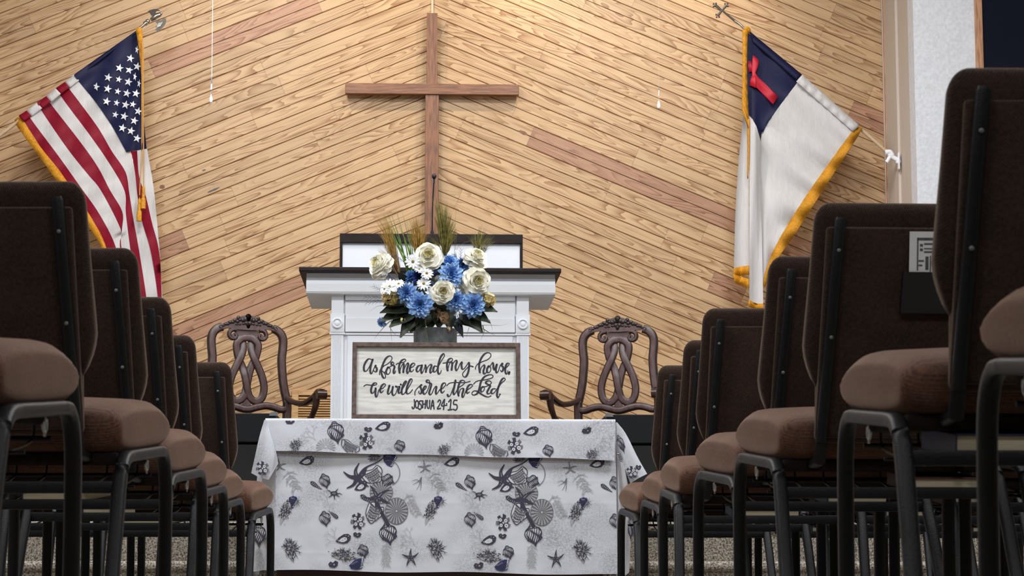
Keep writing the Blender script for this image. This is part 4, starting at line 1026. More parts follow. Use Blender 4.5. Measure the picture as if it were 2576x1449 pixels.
# ------------------------------------------------------------------ framed verse on the table
SB = 9.285; SZ = TZ + .0075
def sg(x, y, d=0.0):
    q = at(x, y, 9.3); return Vector((q.x, SB + (q.z - SZ) * .15 - d, q.z))
q0 = sg(1098, 1056); T0 = (q0.x, SB + .01, SZ)
t = thing('framed_sign', 'framed whitewashed board lettered with a Bible verse standing on the table', 'sign', T0)
xl_, xr_ = at(885.5, 960, 9.3).x, at(1309.5, 960, 9.3).x; zt_ = at(1098, 860, 9.3).z; fw = .0185
def slab(bm, x0, x1, z0, z1, d0, d1, bev=.0015):
    vs = box(bm, x0, x1, d0, d1, z0, z1, bev)
    for v in vs: v.co.y += SB + (v.co.z - SZ) * .15
bm = NB(); slab(bm, xl_, xr_, zt_ - fw, zt_, -.014, .016); slab(bm, xl_, xr_, SZ, SZ + fw, -.014, .016); slab(bm, xl_, xl_ + fw, SZ + fw, zt_ - fw, -.014, .016); slab(bm, xr_ - fw, xr_, SZ + fw, zt_ - fw, -.014, .016)
obj('frame', bm, M['sign_frame'], t, world=T0)
bm = NB(); slab(bm, xl_ + fw, xr_ - fw, SZ + fw, zt_ - fw, .0, .008, 0); obj('board', bm, M['sign_board'], t, world=T0)
Z1 = lambda x, y: (880 + x / 7.245, 855 + y / 7.245)
Z2 = lambda x, y: (1090 + x / 7.243, 855 + y / 7.243)
bm = NB(); LAY = [0]
def pen(f, pts, thick=37, thin=17, fixed=None):
    Q = spline([(a, b, 0) for a, b in pts], 7); n = len(Q); L_, R_ = [], []; LAY[0] += 1; d = .0008 + .000006 * LAY[0]
    ws = []
    for i in range(n):
        a, b = Q[max(0, i - 1)], Q[min(n - 1, i + 1)]; dx, dy = b.x - a.x, b.y - a.y; l = math.hypot(dx, dy) or 1
        ws.append((fixed if fixed else thin + (thick - thin) * max(0, min(1, (dy / l) * 1.25)) ** 1.2, -dy / l, dx / l))
    for i in range(n):
        m_ = [ws[j][0] for j in range(max(0, i - 2), min(n, i + 3))]; k = sum(m_) / len(m_) / 2
        L_.append(bm.verts.new(sg(*f(Q[i].x + ws[i][1] * k, Q[i].y + ws[i][2] * k), d))); R_.append(bm.verts.new(sg(*f(Q[i].x - ws[i][1] * k, Q[i].y - ws[i][2] * k), d)))
    for i in range(n - 1): bm.faces.new((L_[i], L_[i + 1], R_[i + 1], R_[i]))
    for e in (0, n - 1):                    # round nib ends
        c = Q[e]; r = ws[e][0] / 2; bm.faces.new([bm.verts.new(sg(*f(c.x + r * math.cos(a), c.y + r * math.sin(a)), d)) for a in [k * PI / 5 for k in range(10)]])
for s in ([(405, 352), (345, 335), (290, 390), (255, 480), (262, 555), (300, 560), (345, 500), (385, 410), (410, 345)], [(415, 348), (385, 450), (370, 550), (385, 608), (410, 590), (440, 510), (480, 452), (462, 480), (490, 510), (485, 565), (455, 575), (432, 550)],
          [(600, 475), (700, 420), (762, 350), (760, 297), (715, 283), (655, 330), (605, 430), (572, 540), (580, 620), (612, 685), (645, 685), (648, 640), (622, 590), (590, 560)], [(540, 628), (545, 560), (575, 510), (612, 478)],
          [(622, 600), (655, 560), (690, 500), (735, 480), (790, 445), (800, 415), (782, 393), (758, 408), (758, 440), (790, 458), (815, 480), (797, 555), (802, 605), (826, 588), (830, 558)], [(695, 492), (662, 560), (668, 610), (702, 620), (734, 580), (734, 520), (700, 490)],
          [(845, 440), (870, 420), (930, 408), (985, 395), (1018, 365), (1000, 340), (945, 365), (908, 430), (895, 510), (908, 593)], [(910, 590), (928, 500), (970, 425), (984, 445), (975, 583)], [(978, 585), (1000, 500), (1048, 415), (1066, 440), (1040, 540), (1050, 602), (1072, 580), (1100, 510), (1150, 480), (1185, 440), (1166, 415), (1122, 440), (1095, 510), (1105, 565), (1135, 570), (1162, 535)],
          [(1295, 455), (1245, 470), (1215, 530), (1230, 575), (1268, 550), (1300, 475), (1316, 450), (1300, 540), (1310, 604), (1340, 560), (1372, 480)], [(1378, 455), (1392, 520), (1386, 578)], [(1388, 574), (1420, 490), (1468, 440), (1490, 460), (1466, 540), (1470, 598), (1500, 570), (1524, 525)],
          [(255, 842), (300, 815), (380, 822), (450, 822), (490, 802), (478, 782), (440, 787), (402, 845), (386, 920), (402, 970), (432, 958), (468, 890)], [(470, 882), (466, 980), (482, 1040), (505, 1010), (522, 930), (545, 895), (600, 880), (650, 822), (630, 797), (590, 822), (560, 880), (555, 940), (580, 960), (610, 925)],
          [(722, 832), (700, 910), (692, 970), (716, 985), (758, 925), (785, 855)], [(785, 855), (770, 950), (790, 1010), (828, 990), (862, 910), (865, 860), (838, 838), (850, 856), (882, 846)], [(906, 852), (886, 940), (900, 972), (932, 940), (960, 890)],
          [(958, 895), (1010, 810), (1036, 760), (1020, 748), (982, 800), (950, 890), (945, 970), (975, 992), (1012, 955)], [(1018, 955), (1080, 850), (1136, 740), (1120, 705), (1082, 750), (1042, 860), (1030, 950), (1055, 982), (1100, 960), (1142, 905)],
          [(1187, 1006), (1190, 940), (1230, 880), (1288, 828), (1312, 812), (1284, 845), (1300, 890), (1308, 950), (1282, 980), (1257, 962), (1262, 930)], [(1318, 935), (1378, 892), (1396, 848), (1376, 840), (1346, 880), (1335, 950), (1360, 990), (1400, 950), (1442, 850), (1456, 765), (1432, 727), (1402, 737), (1402, 765), (1440, 778), (1484, 802), (1470, 880), (1446, 960), (1464, 1000), (1498, 970), (1532, 888)]): pen(Z1, s)
for s in ([(72, 478), (28, 468), (0, 520), (6, 570), (40, 570), (92, 485)], [(95, 472), (150, 370), (200, 290), (202, 252), (182, 242), (132, 310), (96, 430), (82, 550), (100, 615), (128, 602), (146, 552)],
          [(178, 416), (240, 405), (300, 395), (346, 365), (348, 335), (320, 325), (280, 352), (252, 420), (250, 490), (262, 550)], [(264, 546), (290, 440), (328, 395), (346, 425), (335, 538)], [(338, 536), (358, 430), (408, 365), (430, 388), (406, 480), (420, 550), (450, 520), (488, 430), (522, 392), (515, 460), (530, 524), (570, 510), (620, 440), (652, 402), (652, 500), (632, 600), (590, 668), (548, 660), (536, 610), (570, 560), (625, 500), (668, 466), (726, 480)],
          [(770, 526), (776, 480), (820, 425), (900, 385), (990, 350), (1050, 290), (1042, 237), (982, 222), (912, 270), (856, 370), (836, 470), (850, 583)], [(852, 580), (880, 490), (926, 448), (936, 490), (915, 560), (926, 610), (956, 600), (990, 515), (1035, 470), (1088, 405), (1100, 500), (1118, 538), (1146, 450), (1160, 440), (1142, 530), (1156, 592), (1188, 560), (1218, 470), (1252, 422), (1268, 430)], [(1012, 470), (982, 520), (986, 580), (1020, 586), (1050, 540), (1040, 482), (1012, 470)],
          [(1262, 422), (1242, 452), (1276, 490), (1270, 550), (1242, 570), (1226, 545)], [(1280, 520), (1340, 490), (1386, 432), (1374, 415), (1340, 430), (1316, 500), (1316, 580), (1336, 615), (1358, 592), (1360, 556)], [(1390, 580), (1380, 614)],
          [(12, 890), (35, 852), (58, 852), (46, 930), (52, 988), (82, 960), (118, 905), (172, 880), (226, 812), (206, 780), (166, 805), (145, 870), (140, 930), (165, 966), (202, 928)],
          [(405, 735), (385, 840), (364, 940), (376, 996), (402, 970), (430, 915)], [(260, 1000), (276, 1032), (310, 1010), (350, 910), (392, 790)], [(245, 830), (300, 785), (400, 770), (500, 775), (600, 770), (672, 752)], [(460, 872), (520, 830), (572, 782), (572, 752), (540, 732), (500, 745), (465, 820), (446, 930), (460, 1014)], [(463, 1000), (492, 905), (536, 880), (550, 910), (526, 1000), (536, 1046), (560, 1020), (592, 935), (650, 890), (712, 840), (702, 810), (660, 816), (620, 870), (605, 940), (625, 972), (656, 948)],
          [(735, 802), (780, 757), (850, 735), (960, 720), (1060, 692), (1092, 660), (1070, 632), (1010, 632), (930, 670), (870, 760), (845, 860), (812, 960), (760, 1000), (715, 1000), (706, 965), (735, 932), (790, 932), (850, 970), (930, 1020), (1000, 1040), (1052, 1020)], [(905, 852), (870, 880), (866, 930), (890, 946), (925, 910), (932, 870), (905, 852), (960, 846), (1040, 805), (1056, 765), (1012, 740), (962, 762), (965, 790), (1010, 815), (1038, 835), (1010, 890), (982, 950), (1000, 982), (1048, 955), (1085, 892), (1132, 888)], [(1132, 890), (1088, 892), (1056, 932), (1066, 975), (1110, 960), (1162, 885)], [(1165, 888), (1240, 790), (1310, 722), (1292, 690), (1250, 720), (1210, 800), (1176, 900), (1160, 1000), (1176, 1052), (1196, 1035), (1205, 1012)]): pen(Z2, s)
pen(Z1, [(928, 808), (932, 812)], fixed=34); pen(Z2, [(1212, 990), (1216, 992)], fixed=28)
for s in ([(1175, 1090), (1182, 1160), (1172, 1240), (1147, 1256), (1136, 1225)], [(1225, 1105), (1198, 1140), (1200, 1215), (1225, 1245), (1248, 1210), (1250, 1140), (1225, 1105)], [(1312, 1112), (1276, 1116), (1266, 1152), (1300, 1192), (1305, 1240), (1276, 1270), (1252, 1252)], [(1330, 1112), (1328, 1240)], [(1384, 1102), (1372, 1250)], [(1330, 1178), (1378, 1166)], [(1412, 1102), (1406, 1200), (1426, 1250), (1450, 1228), (1456, 1102)], [(1475, 1265), (1512, 1100), (1535, 1262)], [(1488, 1205), (1526, 1198)]): pen(Z1, s, fixed=23)
for s in ([(84, 1130), (108, 1095), (134, 1120), (118, 1175), (74, 1256), (132, 1250)], [(200, 1085), (150, 1200), (220, 1194)], [(206, 1085), (186, 1270)], [(243, 1164), (246, 1168)], [(241, 1192), (244, 1194)], [(280, 1130), (322, 1092), (304, 1275)], [(270, 1280), (338, 1272)], [(432, 1102), (380, 1104), (370, 1172), (420, 1182), (436, 1230), (410, 1280), (362, 1268)]): pen(Z2, s, fixed=23)
obj('lettering', bm, M['ink'], t, world=T0, recalc=False)

# ------------------------------------------------------------------ flowers in a gray bucket
M['rose'] = mat('rose_petal', srgb(248, 245, 230), 0.6, var=0.03, vscale=60); M['rose_heart'] = mat('rose_heart', srgb(244, 236, 190), 0.6, var=0.08, vscale=80)
M['dahlia'] = mat('dahlia_blue', srgb(92, 140, 206), 0.6, col2=srgb(116, 164, 224), vscale=50); M['dahlia_tip'] = mat('dahlia_pale', srgb(168, 202, 240), 0.6, col2=srgb(124, 170, 226), vscale=50); M['dahlia_deep'] = mat('dahlia_deep', srgb(46, 74, 150), 0.6, var=.2, vscale=60)
M['hydrangea_blue'] = mat('small_blue_flower', srgb(66, 90, 136), 0.6, col2=srgb(50, 66, 104), vscale=60)
M['daisy'] = mat('daisy_petal', srgb(240, 242, 244), 0.6, var=.03, vscale=60); M['daisy_eye'] = mat('daisy_eye', srgb(150, 130, 44), 0.7, var=.3, vscale=300)
M['hyd'] = mat('hydrangea_cream', srgb(236, 220, 160), 0.65, col2=srgb(210, 184, 112), vscale=60); M['hyd_tan'] = mat('hydrangea_tan', srgb(188, 160, 124), 0.65, col2=srgb(120, 88, 58), vscale=60)
M['leaf'] = mat('leaf_dark', srgb(54, 62, 40), 0.55, col2=srgb(34, 42, 28), vscale=40); M['blade'] = mat('blade_green', srgb(104, 138, 40), 0.55, col2=srgb(60, 86, 34), vscale=40)
M['plume'] = mat('plume_olive', srgb(132, 122, 44), 0.7, col2=srgb(86, 80, 30), vscale=60); M['amber'] = mat('plume_amber', srgb(176, 138, 54), 0.7, col2=srgb(126, 92, 34), vscale=60); M['straw'] = mat('plume_straw', srgb(184, 160, 124), 0.7, col2=srgb(132, 104, 74), vscale=60)
M['sprig'] = mat('sprig_blue', srgb(70, 92, 138), 0.6, col2=srgb(48, 62, 96), vscale=60); M['droop'] = mat('blade_drooping', srgb(112, 116, 82), 0.6, col2=srgb(74, 80, 54), vscale=60)
M['bucket'] = mat('bucket_gray', srgb(112, 116, 116), 0.6, col2=srgb(82, 86, 88), vscale=30, bump=.3, bscale=120)
BY = 9.47; SCF = BY / F
fp = lambda x, y, Y=BY: at(900 + x / 3.534, 470 + y / 3.534, Y)
bx = at(1095, 845, BY).x; T0 = (bx, BY, TZ + .006)
fl = thing('flower_arrangement', 'blue and cream flower arrangement with tall grasses in a gray bucket behind the sign', 'flowers', T0)
zt = at(1095, 823, BY - .09).z; rr = 55.5 * SCF * .99
bm = NB(); lathe(bm, [(rr * .97, TZ + .0065), (rr * .98, TZ + .03), (rr, zt - .01), (rr + .003, zt), (rr - .004, zt), (rr - .008, zt - .02), (.001, zt - .02)], bx, BY, 32); obj('bucket', bm, M['bucket'], fl, 40, world=T0)
R = random.Random(11)
def frame(n):
    n = Vector(n).normalized(); a = n.cross(Vector((0, 0, 1)));
    if a.length < .05: a = n.cross(Vector((1, 0, 0)))
    a.normalize(); return n, a, n.cross(a).normalized()
def petal(bm, base, d, n, L_, W_, cup=.15, bend=.2, tip=.5, mi=0, nu=4, nv=5, ruffle=0.0):
    d = d.normalized(); s = d.cross(n).normalized(); n = s.cross(d).normalized(); V = []; ph = R.uniform(0, 6)
    for j in range(nv + 1):
        t_ = j / nv; w_ = W_ * ((math.sin(PI * min(1, .10 + t_ * .9) ** tip) ** .8 if t_ < 1 else .12) if tip > .6 else (min(1, .28 + 1.5 * t_) * max(.34, math.sqrt(max(0, 1 - t_ ** (tip * 12)))))); row = []
        for i in range(nu + 1):
            q = -1 + 2 * i / nu
            row.append(bm.verts.new(base + d * L_ * (t_ - .05 * q * q * t_) + s * w_ * q + n * (L_ * bend * t_ * t_ + abs(q) ** 1.7 * w_ * cup * 2 + ruffle * L_ * math.sin(q * 4 + ph) * t_ ** 2)))
        V.append(row)
    for j in range(nv):
        for i in range(nu): f = bm.faces.new((V[j][i], V[j][i + 1], V[j + 1][i + 1], V[j + 1][i])); f.material_index = mi
def layers(bm, c, n, r, spec):
    n, a, b = frame(n)
    for (cnt, el, L_, W_, cup, bend, tip, mi, ruf, lift) in spec:
        o = R.uniform(0, 6)
        for k in range(cnt):
            az = o + 2 * PI * k / cnt + R.uniform(-.12, .12); e = math.radians(el + R.uniform(-6, 6)); rad = a * math.cos(az) + b * math.sin(az)
            d = rad * math.cos(e) + n * math.sin(e); up = n * math.cos(e) - rad * math.sin(e)
            petal(bm, c + n * lift * r + rad * .04 * r, d, up, L_ * r * R.uniform(.93, 1.05), W_ * r, cup, bend, tip, mi, ruffle=ruf)
def rose(x, y, rpx, n=(0, -1, .15), Y=BY - .06):
    bm = NB(); c = fp(x, y, Y); r = rpx / 3.534 * SCF
    layers(bm, c, n, r * 1.22, [(8, -4, 1.0, .60, .06, -.06, .42, 0, .04, -.12), (7, 14, .92, .58, .12, .0, .42, 0, .05, -.04), (7, 32, .78, .46, .2, .10, .45, 0, .05, 0), (6, 50, .66, .42, .3, .12, .45, 0, .04, .04), (5, 64, .55, .33, .35, .10, .5, 1, .03, .08), (5, 76, .46, .24, .4, .04, .5, 1, .02, .12), (4, 86, .42, .15, .4, .0, .6, 1, 0, .14)])
    return obj('rose', bm, [M['rose'], M['rose_heart']], fl, 180, world=T0)
def dahlia(x, y, rpx, n=(0, -1, .1), Y=BY - .07, mats=('dahlia', 'dahlia_tip')):
    bm = NB(); c = fp(x, y, Y); r = rpx / 3.534 * SCF
    layers(bm, c, n, r * 1.12, [(11, -10, 1.0, .22, .16, .06, .5, 1, 0, -.08), (12, 8, .94, .21, .18, .1, .5, 1, 0, -.02), (11, 26, .82, .19, .22, .1, .5, 1, 0, .03), (10, 44, .66, .18, .25, .08, .5, 0, 0, .06), (9, 60, .52, .14, .3, .0, .5, 0, 0, .1), (8, 74, .42, .10, .3, 0, .6, 0, 0, .14), (5, 86, .38, .07, .3, 0, .7, 0, 0, .14)])
    return obj('dahlia', bm, [M[k] for k in mats], fl, 180, world=T0)
def daisy(x, y, rpx, n=(0, -1, .1), Y=BY - .11):
    bm = NB(); c = fp(x, y, Y); r = rpx / 3.534 * SCF
    layers(bm, c, n, r * 1.15, [(13, 4, 1.05, .17, .08, -.05, .5, 0, 0, 0), (11, 12, .96, .16, .08, -.05, .5, 0, 0, .02)])
    o = obj('daisy', bm, M['daisy'], fl, 180, world=T0); bm = NB(); nn = Vector(n).normalized(); ball(bm, c + nn * r * .1, r * .24, (1, .6, 1), 12, 8); e = obj('daisy_center', bm, M['daisy_eye'], None, 180); e.parent = o
def floret(x, y, rpx, m, name, cnt=16, Y=BY - .06):
    bm = NB(); c = fp(x, y, Y); r = rpx / 3.534 * SCF
    for k in range(int(cnt * .8)):
        az, el = R.uniform(0, 2 * PI), math.acos(R.uniform(.15, 1)); d = Vector((math.sin(el) * math.cos(az), -math.cos(el), math.sin(el) * math.sin(az)))
        layers(bm, c + d * r * .66, d, r * .56, [(4, 10, .95, .50, .10, 0, .45, 0, .04, 0)])
    return obj(name, bm, m, fl, 180, world=T0)
def leaf(x0, y0, x1, y1, wpx, Y0=BY - .04, Y1=BY - .09, m='leaf'):
    bm = NB(); a, b = fp(x0, y0, Y0), fp(x1, y1, Y1); W_ = wpx * 1.3 / 3.534 * SCF
    petal(bm, a, b - a, Vector((R.uniform(-.3, .3), -1, .5)), (b - a).length, W_, .25, -.08, .62, 0, 6, 8, .02); return obj('leaf', bm, M[m], fl, 180, world=T0)
def strand(bm, pts, w_, mi=0):
    Q = spline(pts, 5); n = len(Q)
    tube(bm, Q, w_, w_ * .35, 4, ref=(0, 1, 0), mi=mi, taper=lambda q: 1 - .9 * q)
def plume(x0, y0, tips, wx, n, m, wid=.0010, side=.35):
    """feathery grass: many fine strands from one stalk spreading to the tip spots"""
    bm = NB()
    for k in range(n):
        tx, ty = R.choice(tips); tx += R.gauss(0, wx); ty += R.gauss(0, wx * .8); s = R.uniform(.0, side); yb = BY + R.uniform(-.03, .04)
        bx_, by_ = lerp(x0, tx, s) + R.gauss(0, wx * .12), lerp(y0, ty, s)
        mx, my_ = lerp(bx_, tx, .55) - (tx - x0) * .12, lerp(by_, ty, .55)
        strand(bm, [fp(bx_, by_, yb), fp(mx, my_, yb + R.uniform(-.01, .01)), fp(tx, ty, yb + R.uniform(-.03, .03))], wid)
    return obj('grass_plume', bm, M[m], fl, 180, world=T0)
plume(770, 640, [(690, 130), (730, 140), (780, 170), (820, 230), (860, 300), (870, 380), (700, 260), (660, 460), (850, 440)], 18, 330, 'plume', .0014, .55)
plume(545, 640, [(480, 290), (520, 270), (560, 300), (600, 360), (620, 420), (465, 360), (450, 420)], 20, 200, 'amber', .0013, .5)
plume(380, 800, [(180, 270), (220, 240), (250, 320), (170, 350), (235, 420), (270, 480)], 24, 150, 'amber', .0012, .6)
plume(380, 820, [(200, 560), (220, 620), (250, 520), (300, 560), (330, 640)], 20, 150, 'straw', .0013, .6)
plume(1060, 640, [(1010, 440), (1060, 420), (1110, 380), (1170, 440), (1190, 480), (1090, 360), (1130, 560)], 26, 120, 'plume', .0011, .5)
bm = NB()
for (x0, y0, x1, y1, w_) in ((470, 800, 225, 235, 9), (475, 800, 262, 235, 8), (460, 790, 285, 205, 9), (480, 780, 335, 185, 7), (490, 760, 398, 230, 7), (480, 800, 240, 330, 10), (500, 770, 350, 300, 8), (505, 760, 430, 290, 6), (495, 790, 300, 430, 10), (520, 760, 400, 420, 8), (455, 800, 330, 480, 9), (510, 720, 455, 330, 6)):
    a = (x0 + R.uniform(-12, 12), y0)
    strand(bm, [fp(*a), fp(lerp(a[0], x1, .5) + 14, lerp(y0, y1, .5), BY - .02), fp(x1, y1, BY + R.uniform(-.02, .02))], w_ / 3.534 * SCF * 1.5)
obj('green_blades', bm, M['blade'], fl, 180, world=T0)
bm = NB()
for L_ in (((860, 600), (866, 300), (905, 20)), ((880, 560), (905, 520), (1020, 470), (1120, 440)), ((1120, 600), (1170, 500), (1220, 430)), ((870, 560), (875, 420), (860, 280))): strand(bm, [fp(x, y) for x, y in L_], .0011)
for L_ in (((600, 1170), (610, 1290), (632, 1410)), ((1110, 1230), (1122, 1290), (1092, 1362)), ((1100, 1230), (1200, 1230), (1270, 1232), (1345, 1215)), ((1110, 1260), (1160, 1290), (1222, 1322)), ((300, 1180), (292, 1260), (304, 1370)), ((290, 1190), (220, 1260), (146, 1352)), ((280, 1240), (330, 1310), (412, 1355)), ((260, 1060), (180, 1060), (105, 1110)), ((1170, 1180), (1190, 1240), (1198, 1285)), ((990, 1250), (975, 1300), (966, 1345)), ((600, 1000), (540, 1050), (520, 1040))):
    strand(bm, [fp(x, y, BY - .10) for x, y in L_], (.0034 if L_[0][0] in (600, 300, 290, 1110) else .0016))
obj('drooping_blades', bm, M['droop'], fl, 180, world=T0)
def sprig(stems, name='blue_sprig'):
    bm = NB()
    for (x0, y0, x1, y1) in stems:
        strand(bm, [fp(x0, y0, BY - .05), fp((x0 + x1) / 2 + 6, (y0 + y1) / 2 - 8, BY - .07), fp(x1, y1, BY - .08)], .0016)
        for k in range(9):
            f = .25 + .75 * k / 9; x, y = lerp(x0, x1, f), lerp(y0, y1, f); dx, dy = (x1 - x0), (y1 - y0); l = math.hypot(dx, dy); s = 1 if k % 2 else -1
            strand(bm, [fp(x, y, BY - .07), fp(x + dx / l * 30 - s * dy / l * 24, y + dy / l * 30 + s * dx / l * 24, BY - .08)], .0012)
    return obj(name, bm, M['sprig'], fl, 180, world=T0)
sprig([(900, 700, 920, 545), (930, 720, 1040, 640), (820, 640, 745, 600), (880, 640, 860, 600), (960, 740, 1000, 660), (900, 720, 960, 600)])
sprig([(260, 960, 130, 880), (250, 990, 50, 985), (260, 1010, 65, 1035), (330, 820, 190, 780), (310, 830, 230, 740), (420, 680, 310, 600)])
sprig([(870, 1090, 920, 1340), (880, 1090, 960, 1200), (860, 1080, 880, 1300), (900, 1080, 900, 1330), (870, 1090, 850, 1180)])
bm = NB(); ball(bm, fp(650, 1010, BY + .01), .1, (1.25, .75, 1.0), 20, 12); obj('moss_core', bm, M['leaf'], fl, 180, world=T0)
for a in ((420, 1080, 200, 1110, 60), (420, 1110, 190, 1190, 50), (470, 1120, 280, 1240, 56), (540, 1130, 370, 1330, 62), (480, 1160, 470, 1290, 50), (560, 1200, 470, 1290, 40), (950, 1110, 1110, 1290, 66), (1000, 1120, 1180, 1200, 52), (1060, 1080, 1240, 1100, 50), (860, 1200, 940, 1330, 34), (600, 1120, 520, 1260, 60), (640, 1130, 560, 1270, 54), (720, 1140, 720, 1260, 56), (800, 1150, 820, 1280, 50), (1000, 1010, 1180, 1040, 50), (390, 1010, 230, 1050, 54), (900, 1160, 1010, 1240, 50), (660, 1170, 640, 1275, 50), (440, 920, 330, 1010, 50), (720, 760, 760, 680, 60), (420, 860, 360, 760, 40)): leaf(*a)
dahlia(830, 780, 108, (.1, -1, .2), BY - .10); dahlia(815, 680, 84, (0, -1, .8), BY - .05); dahlia(440, 945, 92, (-.35, -1, .1), BY - .09); dahlia(555, 1050, 108, (-.1, -1, -.1), BY - .125); dahlia(870, 1012, 92, (.05, -1, 0), BY - .12); dahlia(1022, 1052, 106, (.3, -1, -.1), BY - .115)
dahlia(540, 800, 62, (0, -1, .3), BY - .07, ('dahlia_deep', 'dahlia_deep')); dahlia(470, 800, 60, (-.4, -1, .4), BY - .05, ('dahlia', 'dahlia')); dahlia(215, 1205, 44, (-.6, -.6, -.5), BY - .05); dahlia(930, 690, 66, (.2, -1, .6), BY - .03, ('hydrangea_blue', 'dahlia'))
floret(690, 755, 58, M['hydrangea_blue'], 'small_blue_flower', 7); floret(650, 880, 46, M['hydrangea_blue'], 'small_blue_flower', 7, BY - .08)
rose(628, 622, 112, (-.05, -1, .25), BY - .08); rose(1055, 845, 112, (.3, -1, .05), BY - .09); rose(760, 935, 92, (0, -1, 0), BY - .14); rose(1048, 640, 100, (.45, -.8, .75), BY - .04); rose(200, 700, 108, (-.75, -.7, .45), BY - .02)
for a in ((490, 665, 58), (612, 770, 52, (.2, -1, .3)), (588, 862, 54, (-.2, -1, .3)), (670, 962, 66), (280, 890, 66, (-.3, -1, .4)), (365, 865, 46, (-.3, -1, .9)), (775, 795, 48, (-.6, -1, .2)), (240, 910, 44, (-.6, -.8, .4)), (545, 735, 40, (.2, -1, .9))): daisy(*a)
floret(285, 985, 84, M['hyd'], 'hydrangea', 18, BY - .07); floret(1165, 1003, 72, M['hyd'], 'hydrangea', 16); floret(765, 1165, 66, M['hyd_tan'], 'hydrangea', 14, BY - .08); floret(705, 1105, 40, M['hyd_tan'], 'hydrangea', 8, BY - .07); floret(720, 810, 44, M['rose'], 'hydrangea', 8, BY - .06); floret(920, 905, 70, M['rose'], 'hydrangea', 12, BY - .04); floret(800, 1265, 30, M['hyd_tan'], 'hydrangea', 4, BY - .11); floret(400, 1180, 26, M['hyd'], 'hydrangea', 4, BY - .09)
# ------------------------------------------------------------------ flags on slanting staffs
YF = 13.5
def flag_depth(p): return YF - .02 - .020 * math.sin((p.x + p.y * .35) / 13.0) - .004 * math.sin((p.x + p.y * .1) / 4.6)
def fd(p, j=0, t_=0): return at(p.x, p.y, flag_depth(p))
def L2(s, sc=1.0, ox=0, oy=0): return [Vector((ox + x / sc, oy + y / sc, 0)) for x, y in s]
def staff(t, T0, a, b, mat_):
    bm = NB(); tube(bm, [a, b], .011, seg=12); obj('staff', bm, mat_, t, 60, world=T0)
# --- striped flag
base = at(-76, 398, YF); tipp = at(352, 72, YF); T0 = tuple(base)
t = thing('flag', 'American flag with gold fringe hanging from a slanted eagle-topped staff on the panelled wall', 'flag', T0)
staff(t, T0, base, tipp, M['pole_wood'])
B0a = [(186, 190), (236, 251), (276, 308), (318, 383)]
B0b = [(318, 383), (329, 381), (339, 429), (346, 493), (358, 559), (380, 636), (397, 747), (398, 800)]
B = [None,
     [(163, 209), (199, 256), (248, 323), (281, 380), (316, 433), (325, 484), (335, 548), (349, 625), (368, 747), (370, 800)],
     [(140, 224), (174, 271), (223, 336), (273, 408), (313, 479), (316, 531), (321, 575), (327, 621), (345, 747), (346, 800)],
     [(116, 245), (139, 276), (199, 353), (245, 418), (277, 479), (308, 533), (307, 578), (305, 621), (325, 747), (326, 800)],
     [(93, 260), (119, 301), (174, 380), (222, 440), (255, 481), (304, 578), (301, 609), (306, 660), (317, 747), (318, 800)],
     [(67, 280), (84, 308), (149, 395), (205, 474), (251, 540), (291, 621), (300, 700), (305, 800)],
     [(48, 293), (62, 308), (102, 370), (150, 430), (200, 505), (230, 548), (267, 622), (285, 720), (292, 800)]]
FR = [(37, 303), (46, 322), (92, 385), (138, 448), (188, 520), (220, 566), (255, 624), (274, 722), (281, 800)]
bm = NB(); B0 = B0a[:-1] + [(310, 368), (319, 386), (330, 384)] + B0b[2:]
loft(bm, [L2(q) for q in [B0] + B[1:]], 60, mis=[1, 0, 1, 0, 1, 0], depth=fd)
Br0 = [(345, 379), (350, 443), (368, 498), (382, 559), (401, 636), (407, 747), (408, 800)]
OUT = [(370, 374), (387, 476), (397, 581), (401, 625), (405, 690), (408, 747), (409, 800)]
loft(bm, [L2(q) for q in (OUT, Br0, B0b[1:])], 40, mis=[1, 0], depth=lambda p, j, s: at(p.x, p.y, flag_depth(p) - .006 * s))
TOPL = [(346, 76), (352, 120), (356, 200), (359, 270), (369, 374)]
cl_ = []
for k in range(7):
    f = k / 6; cl_.append([Vector((lerp(a.x, b.x, f), lerp(a.y, b.y, f), 0)) for a, b in zip(spline(L2([(186, 190), (236, 251), (276, 308), (300, 350), (318, 383)]), 5), spline(L2(TOPL), 5))])
loft(bm, cl_, 40, mis=[2] * 6, sp=1, depth=lambda p, j, s: at(p.x, p.y, flag_depth(p) - .004))
o = obj('flag_cloth', bm, [M['red'], M['flag_white'], M['navy']], t, 180, world=T0, recalc=False)
bm = NB()      # the sleeve sewn round the staff
loft(bm, [L2([(347, 74), (186, 188)]), L2([(340, 84), (190, 199)])], 20, depth=lambda p, j, s: at(p.x, p.y, YF - .026 - .008 * j), mis=[0])
for (a_, b_, m) in (((186, 188), (163, 206), 1), ((163, 206), (140, 222), 2), ((140, 222), (116, 242), 1), ((116, 242), (93, 258), 2), ((93, 258), (67, 278), 1), ((67, 278), (47, 291), 2)):
    loft(bm, [L2([a_, b_]), L2([(a_[0] + 13, a_[1] + 14), (b_[0] + 13, b_[1] + 14)])], 6, depth=lambda p, j, s: at(p.x, p.y, YF - .030 - .016 * j), mis=[m])
solid(obj('sleeve', bm, [M['navy'], M['flag_white'], M['red']], t, 180, world=T0, recalc=False), .002)
bm = NB()
